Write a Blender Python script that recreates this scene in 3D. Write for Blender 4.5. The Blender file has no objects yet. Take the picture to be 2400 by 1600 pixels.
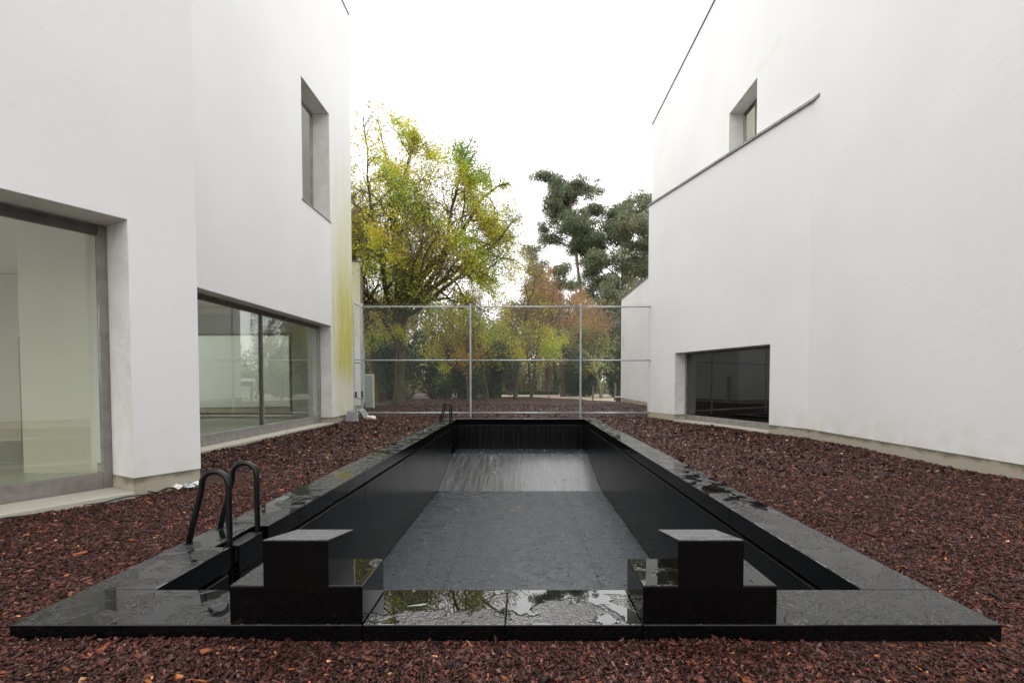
import bpy, bmesh, math, random
import numpy as np
from mathutils import Vector, Matrix

R = math.radians
sc = bpy.context.scene
COL = sc.collection

# ------------------------------------------------------------------ camera
cd = bpy.data.cameras.new('camera'); cam = bpy.data.objects.new('camera', cd); COL.objects.link(cam)
cd.sensor_width = 36; cd.sensor_fit = 'HORIZONTAL'; cd.lens = 17.0
cd.shift_x = -0.01083; cd.shift_y = 0.0540
cd.clip_start = 0.05; cd.clip_end = 2000
cam.location = (0, 0, 1.6); cam.rotation_euler = (R(90 - 1.8), 0, 0)
sc.camera = cam

# ------------------------------------------------------------------ world: even overcast
w = bpy.data.worlds.new('World'); sc.world = w; w.use_nodes = True
nt = w.node_tree; nt.nodes.clear()
sky = nt.nodes.new('ShaderNodeTexSky'); sky.sky_type = 'NISHITA'; sky.sun_disc = False
sky.sun_elevation = R(58); sky.sun_rotation = R(-8); sky.dust_density = 4.0; sky.air_density = 1.0
hs = nt.nodes.new('ShaderNodeHueSaturation'); hs.inputs['Saturation'].default_value = 0.12
mx = nt.nodes.new('ShaderNodeMix'); mx.data_type = 'RGBA'; mx.inputs[0].default_value = 0.85
mx.inputs[7].default_value = (9.85, 9.80, 9.75, 1)          # the cloud layer
bg = nt.nodes.new('ShaderNodeBackground'); bg.inputs[1].default_value = 0.15
wo = nt.nodes.new('ShaderNodeOutputWorld')
nt.links.new(sky.outputs[0], hs.inputs['Color']); nt.links.new(hs.outputs[0], mx.inputs[6])
nt.links.new(mx.outputs[2], bg.inputs[0]); nt.links.new(bg.outputs[0], wo.inputs[0])

# ------------------------------------------------------------------ sun behind the cloud
sd = bpy.data.lights.new('sun', 'SUN'); sd.energy = 0.6; sd.angle = R(60); sd.color = (1, 0.97, 0.93)
sun = bpy.data.objects.new('sun', sd); COL.objects.link(sun)
sun.rotation_euler = (R(-32), 0, R(8))      # high in the north-facing gap, ahead of the camera; sun.location = (0, 0, 40)

sc.view_settings.view_transform = 'Standard'; sc.view_settings.look = 'None'
sc.view_settings.exposure = 0.81; sc.view_settings.gamma = 1.0
sc.view_settings.use_curve_mapping = False
try:
    sc.cycles.max_bounces = 6; sc.cycles.diffuse_bounces = 3; sc.cycles.glossy_bounces = 3; sc.cycles.transparent_max_bounces = 16
    sc.cycles.sample_clamp_indirect = 6.0
except Exception: pass

# ------------------------------------------------------------------ helpers: objects
def tag(o, label=None, cat=None, group=None, kind=None):
    for k, v in (('label', label), ('category', cat), ('group', group), ('kind', kind)):
        if v: o[k] = v
    return o
def adopt(o, parent):
    o.parent = parent
    if parent is not None:
        l = Vector((0, 0, 0)); p = parent
        while p is not None:
            if not p.get('_w', False): l += p.location
            p = None
        o.matrix_parent_inverse = Matrix.Translation(-Vector(parent.get('_o', (0, 0, 0))))
        o['_o'] = (0.0, 0.0, 0.0)
def empty(name, loc, label, cat, group=None):
    o = bpy.data.objects.new(name, None); COL.objects.link(o)
    o.empty_display_size = 0.2; o.location = loc; o['_o'] = tuple(float(v) for v in loc)
    return tag(o, label, cat, group)
class MB:
    """collects shapes that become one mesh"""
    def __init__(s): s.v = []; s.f = []
    def add(s, v, f):
        n = len(s.v); s.v += [tuple(p) for p in v]; s.f += [tuple(i + n for i in q) for q in f]; return s
    def box(s, x0, x1, y0, y1, z0, z1, fr=None):
        p = [(x, y, z) for x in (x0, x1) for y in (y0, y1) for z in (z0, z1)]
        if fr: p = [fr(*q) for q in p]
        return s.add(p, [(0, 1, 3, 2), (4, 6, 7, 5), (0, 4, 5, 1), (2, 3, 7, 6), (0, 2, 6, 4), (1, 5, 7, 3)])
    def prism(s, poly, z0, z1, fr=None):
        n = len(poly)
        p = [(x, y, z0) for x, y in poly] + [(x, y, z1) for x, y in poly]
        if fr: p = [fr(*q) for q in p]
        return s.add(p, [tuple(range(n - 1, -1, -1)), tuple(range(n, 2 * n))] + [(i, (i + 1) % n, n + (i + 1) % n, n + i) for i in range(n)])
    def tube(s, pts, r, k=8, caps=True):
        pts = [Vector(p) for p in pts]; m = len(pts)
        rr = r if isinstance(r, (list, tuple)) else [r] * m
        t0 = (pts[1] - pts[0]).normalized(); a = t0.orthogonal().normalized(); vs = []
        for i, p in enumerate(pts):
            t = (pts[min(i + 1, m - 1)] - pts[max(i - 1, 0)]).normalized()
            a = (a - t * a.dot(t)).normalized(); b = t.cross(a)
            vs += [p + (a * math.cos(2 * math.pi * j / k) + b * math.sin(2 * math.pi * j / k)) * rr[i] for j in range(k)]
        fs = [(i * k + j, i * k + (j + 1) % k, (i + 1) * k + (j + 1) % k, (i + 1) * k + j) for i in range(m - 1) for j in range(k)]
        if caps: fs += [tuple(range(k - 1, -1, -1)), tuple(range((m - 1) * k, m * k))]
        return s.add(vs, fs)
    def build(s, name, mat, parent=None, smooth=False, bevel=0.0, seg=2):
        me = bpy.data.meshes.new(name); me.from_pydata(s.v, [], s.f)
        if bevel:
            bm = bmesh.new(); bm.from_mesh(me)
            bmesh.ops.recalc_face_normals(bm, faces=bm.faces)
            es = [e for e in bm.edges if len(e.link_faces) == 2 and e.calc_face_angle(0) > 0.5]
            bmesh.ops.bevel(bm, geom=es, offset=bevel, segments=seg, affect='EDGES', profile=0.5)
            bm.to_mesh(me); bm.free()
        if smooth: me.polygons.foreach_set('use_smooth', [True] * len(me.polygons))
        me.materials.append(mat)
        o = bpy.data.objects.new(name, me); COL.objects.link(o)
        if parent is not None: adopt(o, parent)
        else: o['_o'] = (0.0, 0.0, 0.0)
        return o
def npmesh(name, verts, quads, mat, parent=None, tris=None, col=None, smooth=False):
    verts = np.asarray(verts, np.float32); me = bpy.data.meshes.new(name)
    me.vertices.add(len(verts)); me.vertices.foreach_set('co', verts.ravel())
    parts = []
    if quads is not None and len(quads): parts.append(np.asarray(quads, np.int32))
    if tris is not None and len(tris): parts.append(np.asarray(tris, np.int32))
    loops = np.concatenate([p.ravel() for p in parts])
    sizes = np.concatenate([np.full(len(p), p.shape[1], np.int32) for p in parts])
    me.loops.add(len(loops)); me.loops.foreach_set('vertex_index', loops)
    me.polygons.add(len(sizes))
    st = np.concatenate([[0], np.cumsum(sizes)[:-1]]).astype(np.int32)
    me.polygons.foreach_set('loop_start', st); me.polygons.foreach_set('loop_total', sizes)
    if smooth: me.polygons.foreach_set('use_smooth', np.ones(len(sizes), bool))
    me.update(calc_edges=True)
    if col is not None:
        a = me.attributes.new('col', 'FLOAT_COLOR', 'POINT')
        c = np.ones((len(verts), 4), np.float32); c[:, :3] = col; a.data.foreach_set('color', c.ravel())
    me.materials.append(mat)
    o = bpy.data.objects.new(name, me); COL.objects.link(o)
    if parent is not None: adopt(o, parent)
    else: o['_o'] = (0.0, 0.0, 0.0)
    return o

# ------------------------------------------------------------------ helpers: materials
class NT:
    def __init__(s, name):
        s.m = bpy.data.materials.new(name); s.m.use_nodes = True; s.t = s.m.node_tree; s.t.nodes.clear()
        s.out = s.t.nodes.new('ShaderNodeOutputMaterial')
    def n(s, typ, ins=None, **kw):
        nd = s.t.nodes.new('ShaderNode' + typ)
        for k, v in kw.items(): setattr(nd, k, v)
        for k, v in (ins or {}).items(): s.set(nd.inputs[k], v)
        return nd
    def set(s, sock, v):
        if isinstance(v, bpy.types.NodeSocket): s.t.links.new(v, sock)
        elif isinstance(v, bpy.types.Node): s.t.links.new(v.outputs[0], sock)
        else:
            if isinstance(v, (tuple, list)) and len(v) == 3 and sock.type == 'RGBA': v = (*v, 1)
            sock.default_value = v
    def math(s, op, a, b=0.0, c=0.0, clamp=False):
        nd = s.n('Math', operation=op, use_clamp=clamp)
        for i, v in enumerate((a, b, c)): s.set(nd.inputs[i], v)
        return nd.outputs[0]
    def step(s, x, a, b, lo=0.0, hi=1.0):
        nd = s.n('MapRange', interpolation_type='SMOOTHSTEP')
        for i, v in enumerate((x, a, b, lo, hi)): s.set(nd.inputs[i], v)
        return nd.outputs[0]
    def mix(s, f, a, b):
        nd = s.n('Mix', data_type='RGBA'); s.set(nd.inputs[0], f); s.set(nd.inputs[6], a); s.set(nd.inputs[7], b)
        return nd.outputs[2]
    def pos(s, scale=(1, 1, 1)):
        tc = s.n('TexCoord'); mp = s.n('Mapping'); mp.inputs['Scale'].default_value = scale
        s.t.links.new(tc.outputs['Object'], mp.inputs[0]); return mp.outputs[0]
    def noise(s, vec, scale, detail=3, rough=0.5, dist=0.0):
        nd = s.n('TexNoise', {'Vector': vec, 'Scale': scale, 'Detail': detail, 'Roughness': rough, 'Distortion': dist}); return nd.outputs[0]
    def voro(s, vec, scale, feature='F1', out=0):
        nd = s.n('TexVoronoi', {'Vector': vec, 'Scale': scale}, feature=feature); return nd.outputs[out]
    def bump(s, h, strength=0.3, dist=0.01):
        return s.n('Bump', {'Height': h, 'Strength': strength, 'Distance': dist}).outputs[0]
    def bsdf(s, col, rough=0.5, metal=0.0, spec=0.5, normal=None, ior=1.5):
        b = s.n('BsdfPrincipled'); s.set(b.inputs['Base Color'], col); s.set(b.inputs['Roughness'], rough)
        s.set(b.inputs['Metallic'], metal); s.set(b.inputs['Specular IOR Level'], spec); s.set(b.inputs['IOR'], ior)
        if normal is not None: s.set(b.inputs['Normal'], normal)
        return b.outputs[0]
    def done(s, shader): s.t.links.new(shader, s.out.inputs[0]); return s.m
def plain(name, col, rough=0.6, metal=0.0, var=0.15, scale=8, spec=0.5):
    m = NT(name); p = m.pos(); n = m.noise(p, scale, 4)
    c = m.mix(n, tuple(v * (1 - var) for v in col), tuple(min(1, v * (1 + var)) for v in col))
    return m.done(m.bsdf(c, rough, metal, spec, m.bump(n, 0.08, 0.01)))

def mat_plaster(name, stain=None):
    m = NT(name); p = m.pos()
    big = m.noise(p, 0.35, 4); streak = m.noise(m.pos((2.2, 2.2, 0.07)), 1.6, 5, 0.6); fine = m.noise(p, 26, 5, 0.65)
    trowel = m.noise(m.pos((1, 1, 1.6)), 3.2, 4, 0.55, 0.6)
    c = m.mix(m.step(big, .3, .7), (.71, .71, .705), (.75, .75, .745))
    c = m.mix(m.step(streak, .5, .85, 0, .24), c, (.69, .69, .67))
    sp = m.step(m.noise(p, 14, 2, .5), .735, .77, 0, .35)                       # small chips and spots
    c = m.mix(sp, c, (.5, .49, .45))
    sep = m.n('SeparateXYZ', {0: m.n('TexCoord').outputs['Object']})
    x, y, z = sep.outputs[0], sep.outputs[1], sep.outputs[2]
    # splash dirt just over the plinth
    low = m.math('MULTIPLY', m.step(z, .27, 1.1, 1, 0), m.step(m.noise(p, 2.5, 4), .35, .75, 0, .6))
    c = m.mix(low, c, (.62, .57, .48))
    if stain == 'algae':        # yellow algae running down by the far corner
        nz = m.noise(m.pos((1, 1.6, .10)), 1.7, 5, .6)
        edge = m.math('ADD', y, m.math('MULTIPLY', nz, -1.5))
        band = m.step(edge, 16.9, 18.3)
        hi = m.step(m.math('ADD', z, m.math('MULTIPLY', nz, 4.0)), 8.0, 13.5, 1, 0)
        core = m.math('MULTIPLY', m.step(z, 1.1, 2.6), m.step(z, 3.6, 7.0, 1, .25))
        amt = m.math('MULTIPLY', m.math('MULTIPLY', band, hi), m.math('ADD', .40, m.math('MULTIPLY', core, .75)))
        amt = m.math('MULTIPLY', amt, m.math('MULTIPLY', m.step(m.noise(m.pos((1, 6, .15)), 2.6, 4, .6), .25, .62, .72, 1.0), m.step(m.noise(m.pos((1, 1.4, .5)), 1.6, 5, .65), .25, .6, .6, 1.0)), clamp=True)
        c = m.mix(amt, c, m.mix(nz, (.56, .50, .15), (.47, .47, .085)))
    if stain == 'grey':         # faint green run-off high on the far end
        nz = m.noise(m.pos((1, 2.2, .12)), 2.0, 5, .6)
        f = m.math('MULTIPLY', m.step(y, 23, 30), m.step(z, 9, 15, .75, 0))
        f = m.math('MULTIPLY', f, m.step(nz, .42, .7))
        c = m.mix(f, c, (.48, .48, .33))
        # old damp patch over the window head
        f2 = m.math('MULTIPLY', m.math('MULTIPLY', m.step(y, 15.0, 15.4), m.step(y, 16.9, 17.2, 1, 0)), m.math('MULTIPLY', m.step(z, 11.95, 12.05), m.step(m.math('ADD', z, m.math('MULTIPLY', m.noise(p, 2.2, 4), .9)), 12.65, 12.85, 1, 0)))
        c = m.mix(m.math('MULTIPLY', f2, .45), c, (.70, .66, .58))
    if stain == 'wing':
        nz = m.noise(m.pos((1, 1, .12)), 1.6, 4, .6)
        f = m.math('MULTIPLY', m.step(z, 3.2, 4.6), m.step(nz, .3, .6, .2, .7))
        c = m.mix(f, c, (.56, .53, .25))
    h = m.math('ADD', m.math('MULTIPLY', trowel, 1.0), m.math('MULTIPLY', fine, .25))
    return m.done(m.bsdf(c, .85, 0, .25, m.bump(h, .22, .02)))

def mat_plinth():
    m = NT('plinth stone'); p = m.pos(); sep = m.n('SeparateXYZ', {0: m.n('TexCoord').outputs['Object']}); z = sep.outputs[2]
    sp = m.noise(p, 120, 2, .7); big = m.noise(p, 1.3, 4, .6)
    c = m.mix(sp, (.26, .235, .185), (.48, .44, .36)); c = m.mix(m.step(big, .35, .7, 0, .6), c, (.36, .33, .245))
    mossn = m.math('ADD', z, m.math('MULTIPLY', m.noise(p, 3.0, 4, .6), .34))
    c = m.mix(m.step(mossn, .31, .44, 0, .8), c, (.115, .105, .055))
    return m.done(m.bsdf(c, .75, 0, .4, m.bump(sp, .15, .005)))
def mat_stone_reveal():
    m = NT('reveal marble'); p = m.pos(); n = m.noise(p, 1.6, 5, .6, 1.2); f = m.noise(p, 18, 4)
    c = m.mix(m.step(n, .35, .68), (.60, .585, .555), (.70, .69, .665)); c = m.mix(m.step(f, .6, .75, 0, .3), c, (.45, .43, .39))
    return m.done(m.bsdf(c, .55, 0, .4, m.bump(f, .05, .01)))
def mat_glass(name, tint, dirt=0.0):
    m = NT(name)
    lw = m.n('LayerWeight', {'Blend': .5}).outputs['Facing']
    sch = m.math('ADD', .085, m.math('MULTIPLY', m.math('POWER', lw, 4.5), .9))
    tr = m.n('BsdfTransparent', {'Color': tint}).outputs[0]
    gl = m.n('BsdfGlossy', {'Color': (1, 1, 1), 'Roughness': 0.0}).outputs[0]
    ms = m.n('MixShader', {0: sch}); m.t.links.new(tr, ms.inputs[1]); m.t.links.new(gl, ms.inputs[2])
    return m.done(ms.outputs[0])
def mat_metal(name, col, rough=.42):
    m = NT(name); p = m.pos(); n = m.noise(p, 5, 4, .6); f = m.noise(p, 60, 3)
    c = m.mix(m.step(n, .3, .75), col, tuple(v * .72 for v in col)); c = m.mix(m.step(f, .62, .8, 0, .4), c, tuple(v * .5 for v in col))
    return m.done(m.bsdf(c, m.math('ADD', rough, m.math('MULTIPLY', n, .2)), .6, .5))

def mat_wet(name, col=(.006, .0063, .0068), film=.02, bead=1.0, scale=1.0, patch=.5, rough=.42, spec=.7, ior=1.5, stretch=(1, 1.0, 1), runs=1.0, dash_at=.60, bscale=1.0, dry=0.0, bmin=.25):
    """polished black stone with rain on it: beaded areas, dashes and smooth puddles"""
    m = NT(name); q = m.pos(); p = m.pos(stretch)
    pn = m.math('ADD', m.noise(p, 4.2 * scale, 4, .45, .8), m.math('MULTIPLY', m.noise(q, 1.1 * scale, 2), .5))
    pud = m.step(pn, patch + .245, patch + .275)                        # smooth water lies here
    dash = m.step(m.noise(m.pos((1, .75, 1)), 19 * scale, 2, .5, .4), dash_at, dash_at + .03)   # cleared runs
    wet = m.math('MAXIMUM', pud, m.math('MULTIPLY', dash, runs))
    v1 = m.voro(q, 42 * bscale, 'SMOOTH_F1'); v2 = m.voro(q, 105 * bscale, 'SMOOTH_F1')
    drops = m.math('ADD', m.step(v1, .12, .55, 1, 0), m.math('MULTIPLY', m.step(v2, .1, .5, 1, 0), .5))
    bmask = m.step(m.noise(q, 3.2 * scale, 3, .6), .34, .60, bmin, 1)
    drops = m.math('MULTIPLY', m.math('MULTIPLY', drops, bmask), m.math('SUBTRACT', 1.0, wet))
    h = m.math('ADD', m.math('MULTIPLY', drops, .6 * bead), m.math('MULTIPLY', wet, -.75))
    rg = m.math('ADD', film, m.math('MULTIPLY', m.math('SUBTRACT', 1.0, wet), m.math('MULTIPLY', bmask, rough)))
    c = m.mix(m.noise(q, 1.7, 4, .6), col, tuple(v * 1.6 for v in col))
    nrm = m.bump(h, 1.0, .012 / max(bscale, .5))
    if dry: spec = m.math('MULTIPLY', spec, m.math('SUBTRACT', 1.0, m.math('MULTIPLY', dash, dry)))
    return m.done(m.bsdf(c, rg, 0, spec, nrm, ior))
def mat_black_wall():
    m = NT('black stone wall'); s_ = m.noise(m.pos((3, 3, .12)), 3.2, 5, .65); n = m.noise(m.pos(), 1.1, 3)
    c = m.mix(m.step(s_, .4, .75), (.0035, .0036, .004), (.0105, .0105, .0115))
    return m.done(m.bsdf(c, m.math('ADD', .10, m.math('MULTIPLY', s_, .25)), 0, .2, m.bump(n, .03, .01)))
def mat_slope():
    m = NT('wet slope stone'); s_ = m.noise(m.pos((5.5, .35, .35)), 2.4, 6, .68, .8); n = m.noise(m.pos(), 2, 4)
    c = m.mix(m.step(s_, .42, .72), (.014, .017, .020), (.085, .092, .10))
    rg = m.math('ADD', .20, m.math('MULTIPLY', s_, .20))
    return m.done(m.bsdf(c, rg, 0, .5, m.bump(m.math('ADD', s_, m.math('MULTIPLY', n, .3)), .12, .006), 1.5))

def mat_attr(name, rough=.6, trans=0.0, spec=.3):
    m = NT(name); c = m.n('Attribute', attribute_name='col').outputs['Color']
    b = m.bsdf(c, rough, 0, spec)
    if trans:
        t = m.n('BsdfTranslucent', {'Color': c}).outputs[0]
        ms = m.n('MixShader', {0: trans}); m.t.links.new(b, ms.inputs[1]); m.t.links.new(t, ms.inputs[2]); b = ms.outputs[0]
    return m.done(b)
def mat_mulch():
    m = NT('bark mulch bed'); p = m.pos((1, 1, 1))
    d = m.noise(p, 14, 3, .6); wv = m.n('VectorMath', operation='ADD'); m.set(wv.inputs[0], p)
    v = m.n('TexVoronoi', {'Vector': m.pos((1, 1.5, 1)), 'Scale': 26.0, 'Randomness': 1.0}); hue = m.n('SeparateColor', {0: v.outputs['Color']})
    v2 = m.n('TexVoronoi', {'Vector': m.pos((1.6, 1, 1)), 'Scale': 11.0}); hue2 = m.n('SeparateColor', {0: v2.outputs['Color']})
    r = m.n('ValToRGB', {0: hue.outputs[0]}); e = r.color_ramp.elements
    e[0].color = (.012, .006, .0055, 1); e[1].color = (.14, .062, .036, 1)
    for pos_, c in ((.45, (.034, .0145, .012, 1)), (.75, (.064, .029, .022, 1)), (.93, (.10, .052, .040, 1))):
        el = e.new(pos_); el.color = c
    c = m.mix(m.step(hue2.outputs[1], .5, 1.0, 0, .55), r.outputs[0], (.054, .025, .019))
    c = m.mix(m.step(m.noise(p, .5, 3), .35, .7, 0, .4), c, (.034, .0165, .013))
    h = m.math('ADD', hue.outputs[2], m.math('MULTIPLY', v.outputs[0], .8))
    return m.done(m.bsdf(c, .7, 0, .15, m.bump(h, .9, .02)))
def mat_bark(name, a, b, moss=0.0):
    m = NT(name); n = m.noise(m.pos((5, 5, .9)), 2.5, 5, .65); g = m.noise(m.pos(), .8, 3)
    c = m.mix(m.step(n, .3, .7), a, b)
    if moss: c = m.mix(m.step(g, .35, .65, 0, moss), c, (.075, .09, .022))
    return m.done(m.bsdf(c, .85, 0, .2, m.bump(n, .5, .03)))

PLASTER = mat_plaster('white plaster'); PL_ALGAE = mat_plaster('white plaster with algae', 'algae')
PL_GREY = mat_plaster('white plaster with run-off', 'grey'); PL_WING = mat_plaster('white plaster, weathered', 'wing')
PLINTH = mat_plinth(); REVEAL = mat_stone_reveal()
GLASS = mat_glass('window glass', (.91, .945, .905)); GLASS_D = mat_glass('shade tinted window glass', (.55, .58, .57))  # the second, darker tint stands in for an unlit room
ALU = mat_metal('anodised frame', (.38, .365, .35)); ALU_D = mat_metal('dark bronze frame', (.13, .115, .105), .5)
CAP = mat_metal('zinc cap', (.20, .20, .20), .5); ZINC = mat_metal('grey stone ledge', (.36, .36, .35), .7)
GALV = mat_metal('galvanised steel', (.55, .58, .60), .38)
WIRE = mat_metal('dull fence wire', (.36, .38, .38), .5)
IN_WALL = plain('interior plaster', (.74, .66, .56), .8, var=.03, scale=1); IN_FLOOR = plain('interior pale floor', (.62, .64, .56), .28, var=.06, scale=.8)
IN_UNLIT = plain('unlit interior', (.05, .05, .05), .8)  # near black stands in for the lack of light inside
SILL = plain('sill granite', (.42, .39, .33), .7, var=.25, scale=60)
WET = mat_wet('wet black coping'); WET_FLAT = mat_wet('wet black plate', film=.004, patch=.445, bead=.7, bscale=1.3, scale=.7, rough=.34, dash_at=.66, spec=.85, ior=1.6)
WET_FLOOR = mat_wet('wet black pool floor', col=(.014, .020, .027), film=.03, patch=1.3, rough=.30, scale=1.1, bscale=1.2, dash_at=.635, dry=.85, bmin=.55, bead=.7, spec=.6, stretch=(1, .8, 1))
WET_TOP = mat_wet('beaded block top', col=(.06, .063, .067), patch=1.2, bead=1.6, scale=1.0, rough=.6, spec=1.0, runs=0.0); WET_STEP = mat_wet('wet block step', film=.004, patch=.42, bead=.9, scale=1.2, rough=.1, spec=.7)
BLACK_WALL = mat_black_wall(); SLOPE = mat_slope()
BLACK = plain('black polished side', (.0022, .0022, .0025), .10, var=.3, scale=3, spec=.28)
RAIL = plain('black coated steel', (.005, .005, .0055), .3, var=.2, scale=20, spec=.35)
MULCH = mat_mulch(); CHIP = mat_attr('bark chip', .48, 0, .20); LEAF = mat_attr('autumn leaf', .55, .45, .3); DEADLEAF = mat_attr('fallen leaf', .6, .1)
EVERG = mat_attr('evergreen leaf', .42, .18, .4)
BARK = mat_bark('mossy bark', (.06, .046, .034), (.14, .11, .085), .75); BARK_B = mat_bark('brown bark', (.05, .032, .022), (.125, .082, .056))
BARK_E = mat_bark('eucalyptus bark', (.13, .085, .06), (.30, .215, .165)); BARK_L = mat_bark('lichen bark', (.12, .125, .06), (.26, .27, .14))
WOOD = plain('weathered wood', (.16, .12, .085), .8, var=.3, scale=20); SAND = plain('sandy gravel path', (.40, .345, .27), .9, var=.15, scale=6)
EARTH = plain('dark earth', (.045, .04, .025), .95, var=.4, scale=2)

# ------------------------------------------------------------------ frames: (s along wall, a inwards, z)
def frame(o, u, n):
    return lambda s, a, z: (o[0] + u[0] * s + n[0] * a, o[1] + u[1] * s + n[1] * a, z)
F_L2 = frame((-7.1, 0), (0, 1), (-1, 0))
UN = Vector((.476, .88)).normalized(); NLC = (-4.95, 7.39)
F_NL = frame(NLC, UN, (-UN.y, UN.x))
F_NR = frame(NLC, (-UN.y, UN.x), (-UN.x, -UN.y))
F_R = frame((8.0, 0), (0, 1), (1, 0))
UF = Vector((-.2964, .9551)).normalized(); FOLD = (8.0, 13.58)
F_F = frame(FOLD, UF, (UF.y, -UF.x))

def wall(name, fr, s0, s1, z0, z1, holes, th, mat, parent):
    """plastered wall with openings, both faces, ends and reveals"""
    ss = sorted({s0, s1, *[v for h in holes for v in h[:2] if s0 < v < s1]}); zs = sorted({z0, z1, *[v for h in holes for v in h[2:] if z0 < v < z1]})
    mb = MB()
    def inh(s, z): return any(h[0] < s < h[1] and h[2] < z < h[3] for h in holes)
    for i in range(len(ss) - 1):
        for j in range(len(zs) - 1):
            if inh((ss[i] + ss[i + 1]) / 2, (zs[j] + zs[j + 1]) / 2): continue
            a, b, c, d = ss[i], ss[i + 1], zs[j], zs[j + 1]
            for t in (0, th): mb.add([fr(a, t, c), fr(b, t, c), fr(b, t, d), fr(a, t, d)], [(0, 1, 2, 3) if t == 0 else (3, 2, 1, 0)])
    def band(sa, za, sb, zb): mb.add([fr(sa, 0, za), fr(sb, 0, zb), fr(sb, th, zb), fr(sa, th, za)], [(0, 1, 2, 3)])
    band(s0, z0, s0, z1); band(s1, z0, s1, z1); band(s0, z1, s1, z1)
    cuts = [s0] + [v for h in sorted(holes) if h[2] <= z0 for v in (h[0], h[1])] + [s1]
    for q in range(0, len(cuts), 2): band(cuts[q], z0, cuts[q + 1], z0)
    for h in holes:
        zb = max(h[2], z0)
        band(h[0], zb, h[0], h[3]); band(h[1], zb, h[1], h[3]); band(h[0], h[3], h[1], h[3])
        if h[2] > z0: band(h[0], h[2], h[1], h[2])
    return mb.build(name, mat, parent)
def slabs_v(fr, s, side, a0, a1, breaks, parent, mat=REVEAL, th=.006):
    """stone lining of one jamb: pieces between the break heights, standing th proud of the reveal"""
    for z0, z1 in zip(breaks[:-1], breaks[1:]):
        x0, x1 = (s - th, s + .0) if side > 0 else (s, s + th)
        MB().box(x0, x1, a0, a1, z0 + .002, z1 - .002, fr).build('jamb_stone', mat, parent)
def slabs_h(fr, z, a0, a1, breaks, parent, mat=REVEAL, th=.006):
    for s0, s1 in zip(breaks[:-1], breaks[1:]):
        MB().box(s0 + .002, s1 - .002, a0, a1, z - th, z, fr).build('lintel_stone', mat, parent)
def window(fr, s0, s1, z0, z1, a, parent, head=.15, foot=.24, jl=.1, jr=.1, mull=(), depth=.09, mat=ALU, hmat=ALU_D, glass=GLASS, label=None):
    t = .02; o_ = [(s0, z0), (s1, z0), (s1, z1), (s0, z1)]; i_ = [(s0 + t, z0 + t), (s1 - t, z0 + t), (s1 - t, z1 - t), (s0 + t, z1 - t)]
    ring = [fr(x, a + q, z) for q in (.003, depth - .003) for L_ in (o_, i_) for x, z in L_]; fs = []
    for k in range(4):
        j = (k + 1) % 4; fs += [(k, j, 4 + j, 4 + k), (8 + k, 12 + k, 12 + j, 8 + j), (k, 8 + k, 8 + j, j), (4 + k, 4 + j, 12 + j, 12 + k)]
    w_ = MB().add(ring, fs).build('window', mat, parent)
    for x0, x1 in ((s0 + t, s0 + jl), (s1 - jr, s1 - t)): MB().box(x0, x1, a, a + depth, z0 + t, z1 - t, fr).build('stile', mat, w_, bevel=.004, seg=1)
    if label: w_['label'] = label
    MB().box(s0 + jl + .002, s1 - jr - .002, a + .004, a + depth - .004, z1 - head, z1 - t, fr).build('head_rail', hmat, w_, bevel=.004, seg=1)
    MB().box(s0 + jl + .002, s1 - jr - .002, a + .002, a + depth - .004, z0 + t, z0 + foot, fr).build('bottom_rail', mat, w_, bevel=.004, seg=1)
    edges = [s0 + jl] + [v for m_ in mull for v in (m_ - .05, m_ + .05)] + [s1 - jr]
    for m_ in mull:
        MB().box(m_ - .05, m_ - .004, a + .01, a + depth - .01, z0 + foot + .001, z1 - head - .001, fr).build('mullion', ALU_D, w_)
        MB().box(m_ + .004, m_ + .05, a - .012, a + depth - .02, z0 + foot + .001, z1 - head - .001, fr).build('mullion', mat, w_)
    for i in range(0, len(edges), 2):
        MB().box(edges[i] + .001, edges[i + 1] - .001, a + .035, a + .047, z0 + foot + .001, z1 - head - .001, fr).build('pane', glass, w_)
    return w_

# ================================================================== GROUND
rng = np.random.default_rng(7)
PX0, PX1, PY0, PY1 = -3.18, 2.965, 2.942, 19.9
def lin(a, b, n): return list(np.linspace(a, b, n))
def hgt(x, y):
    h = .012 * np.sin(x * 1.7 + .6 * np.sin(y * 1.1)) + .012 * np.sin(y * 1.3 + 1.1 * np.sin(x * .7)) + .007 * np.sin(x * 4.1 + y * 3.3)
    return h
xs = np.array(sorted(set(lin(-34, -9, 12) + lin(-9, PX0, 40) + lin(PX0, PX1, 36) + lin(PX1, 9, 40) + lin(9, 30, 10))))
ys = np.array(sorted(set(lin(-8, PY0, 56) + lin(PY0, PY1, 90) + lin(PY1, 54, 70))))
X, Y = np.meshgrid(xs, ys, indexing='ij')
Z = hgt(X, Y) - .005
near_pool = (X > PX0 - .01) & (X < PX1 + .01) & (Y > PY0 - .01) & (Y < PY1 + .01)
Z = np.where(near_pool, -.005, Z)
nx, ny = len(xs), len(ys)
idx = np.arange(nx * ny).reshape(nx, ny)
qd = np.stack([idx[:-1, :-1], idx[1:, :-1], idx[1:, 1:], idx[:-1, 1:]], -1).reshape(-1, 4)
cx = (X[:-1, :-1] + X[1:, 1:]).ravel() / 2; cy = (Y[:-1, :-1] + Y[1:, 1:]).ravel() / 2
keep = ~((cx > PX0) & (cx < PX1) & (cy > PY0) & (cy < PY1))
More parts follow.
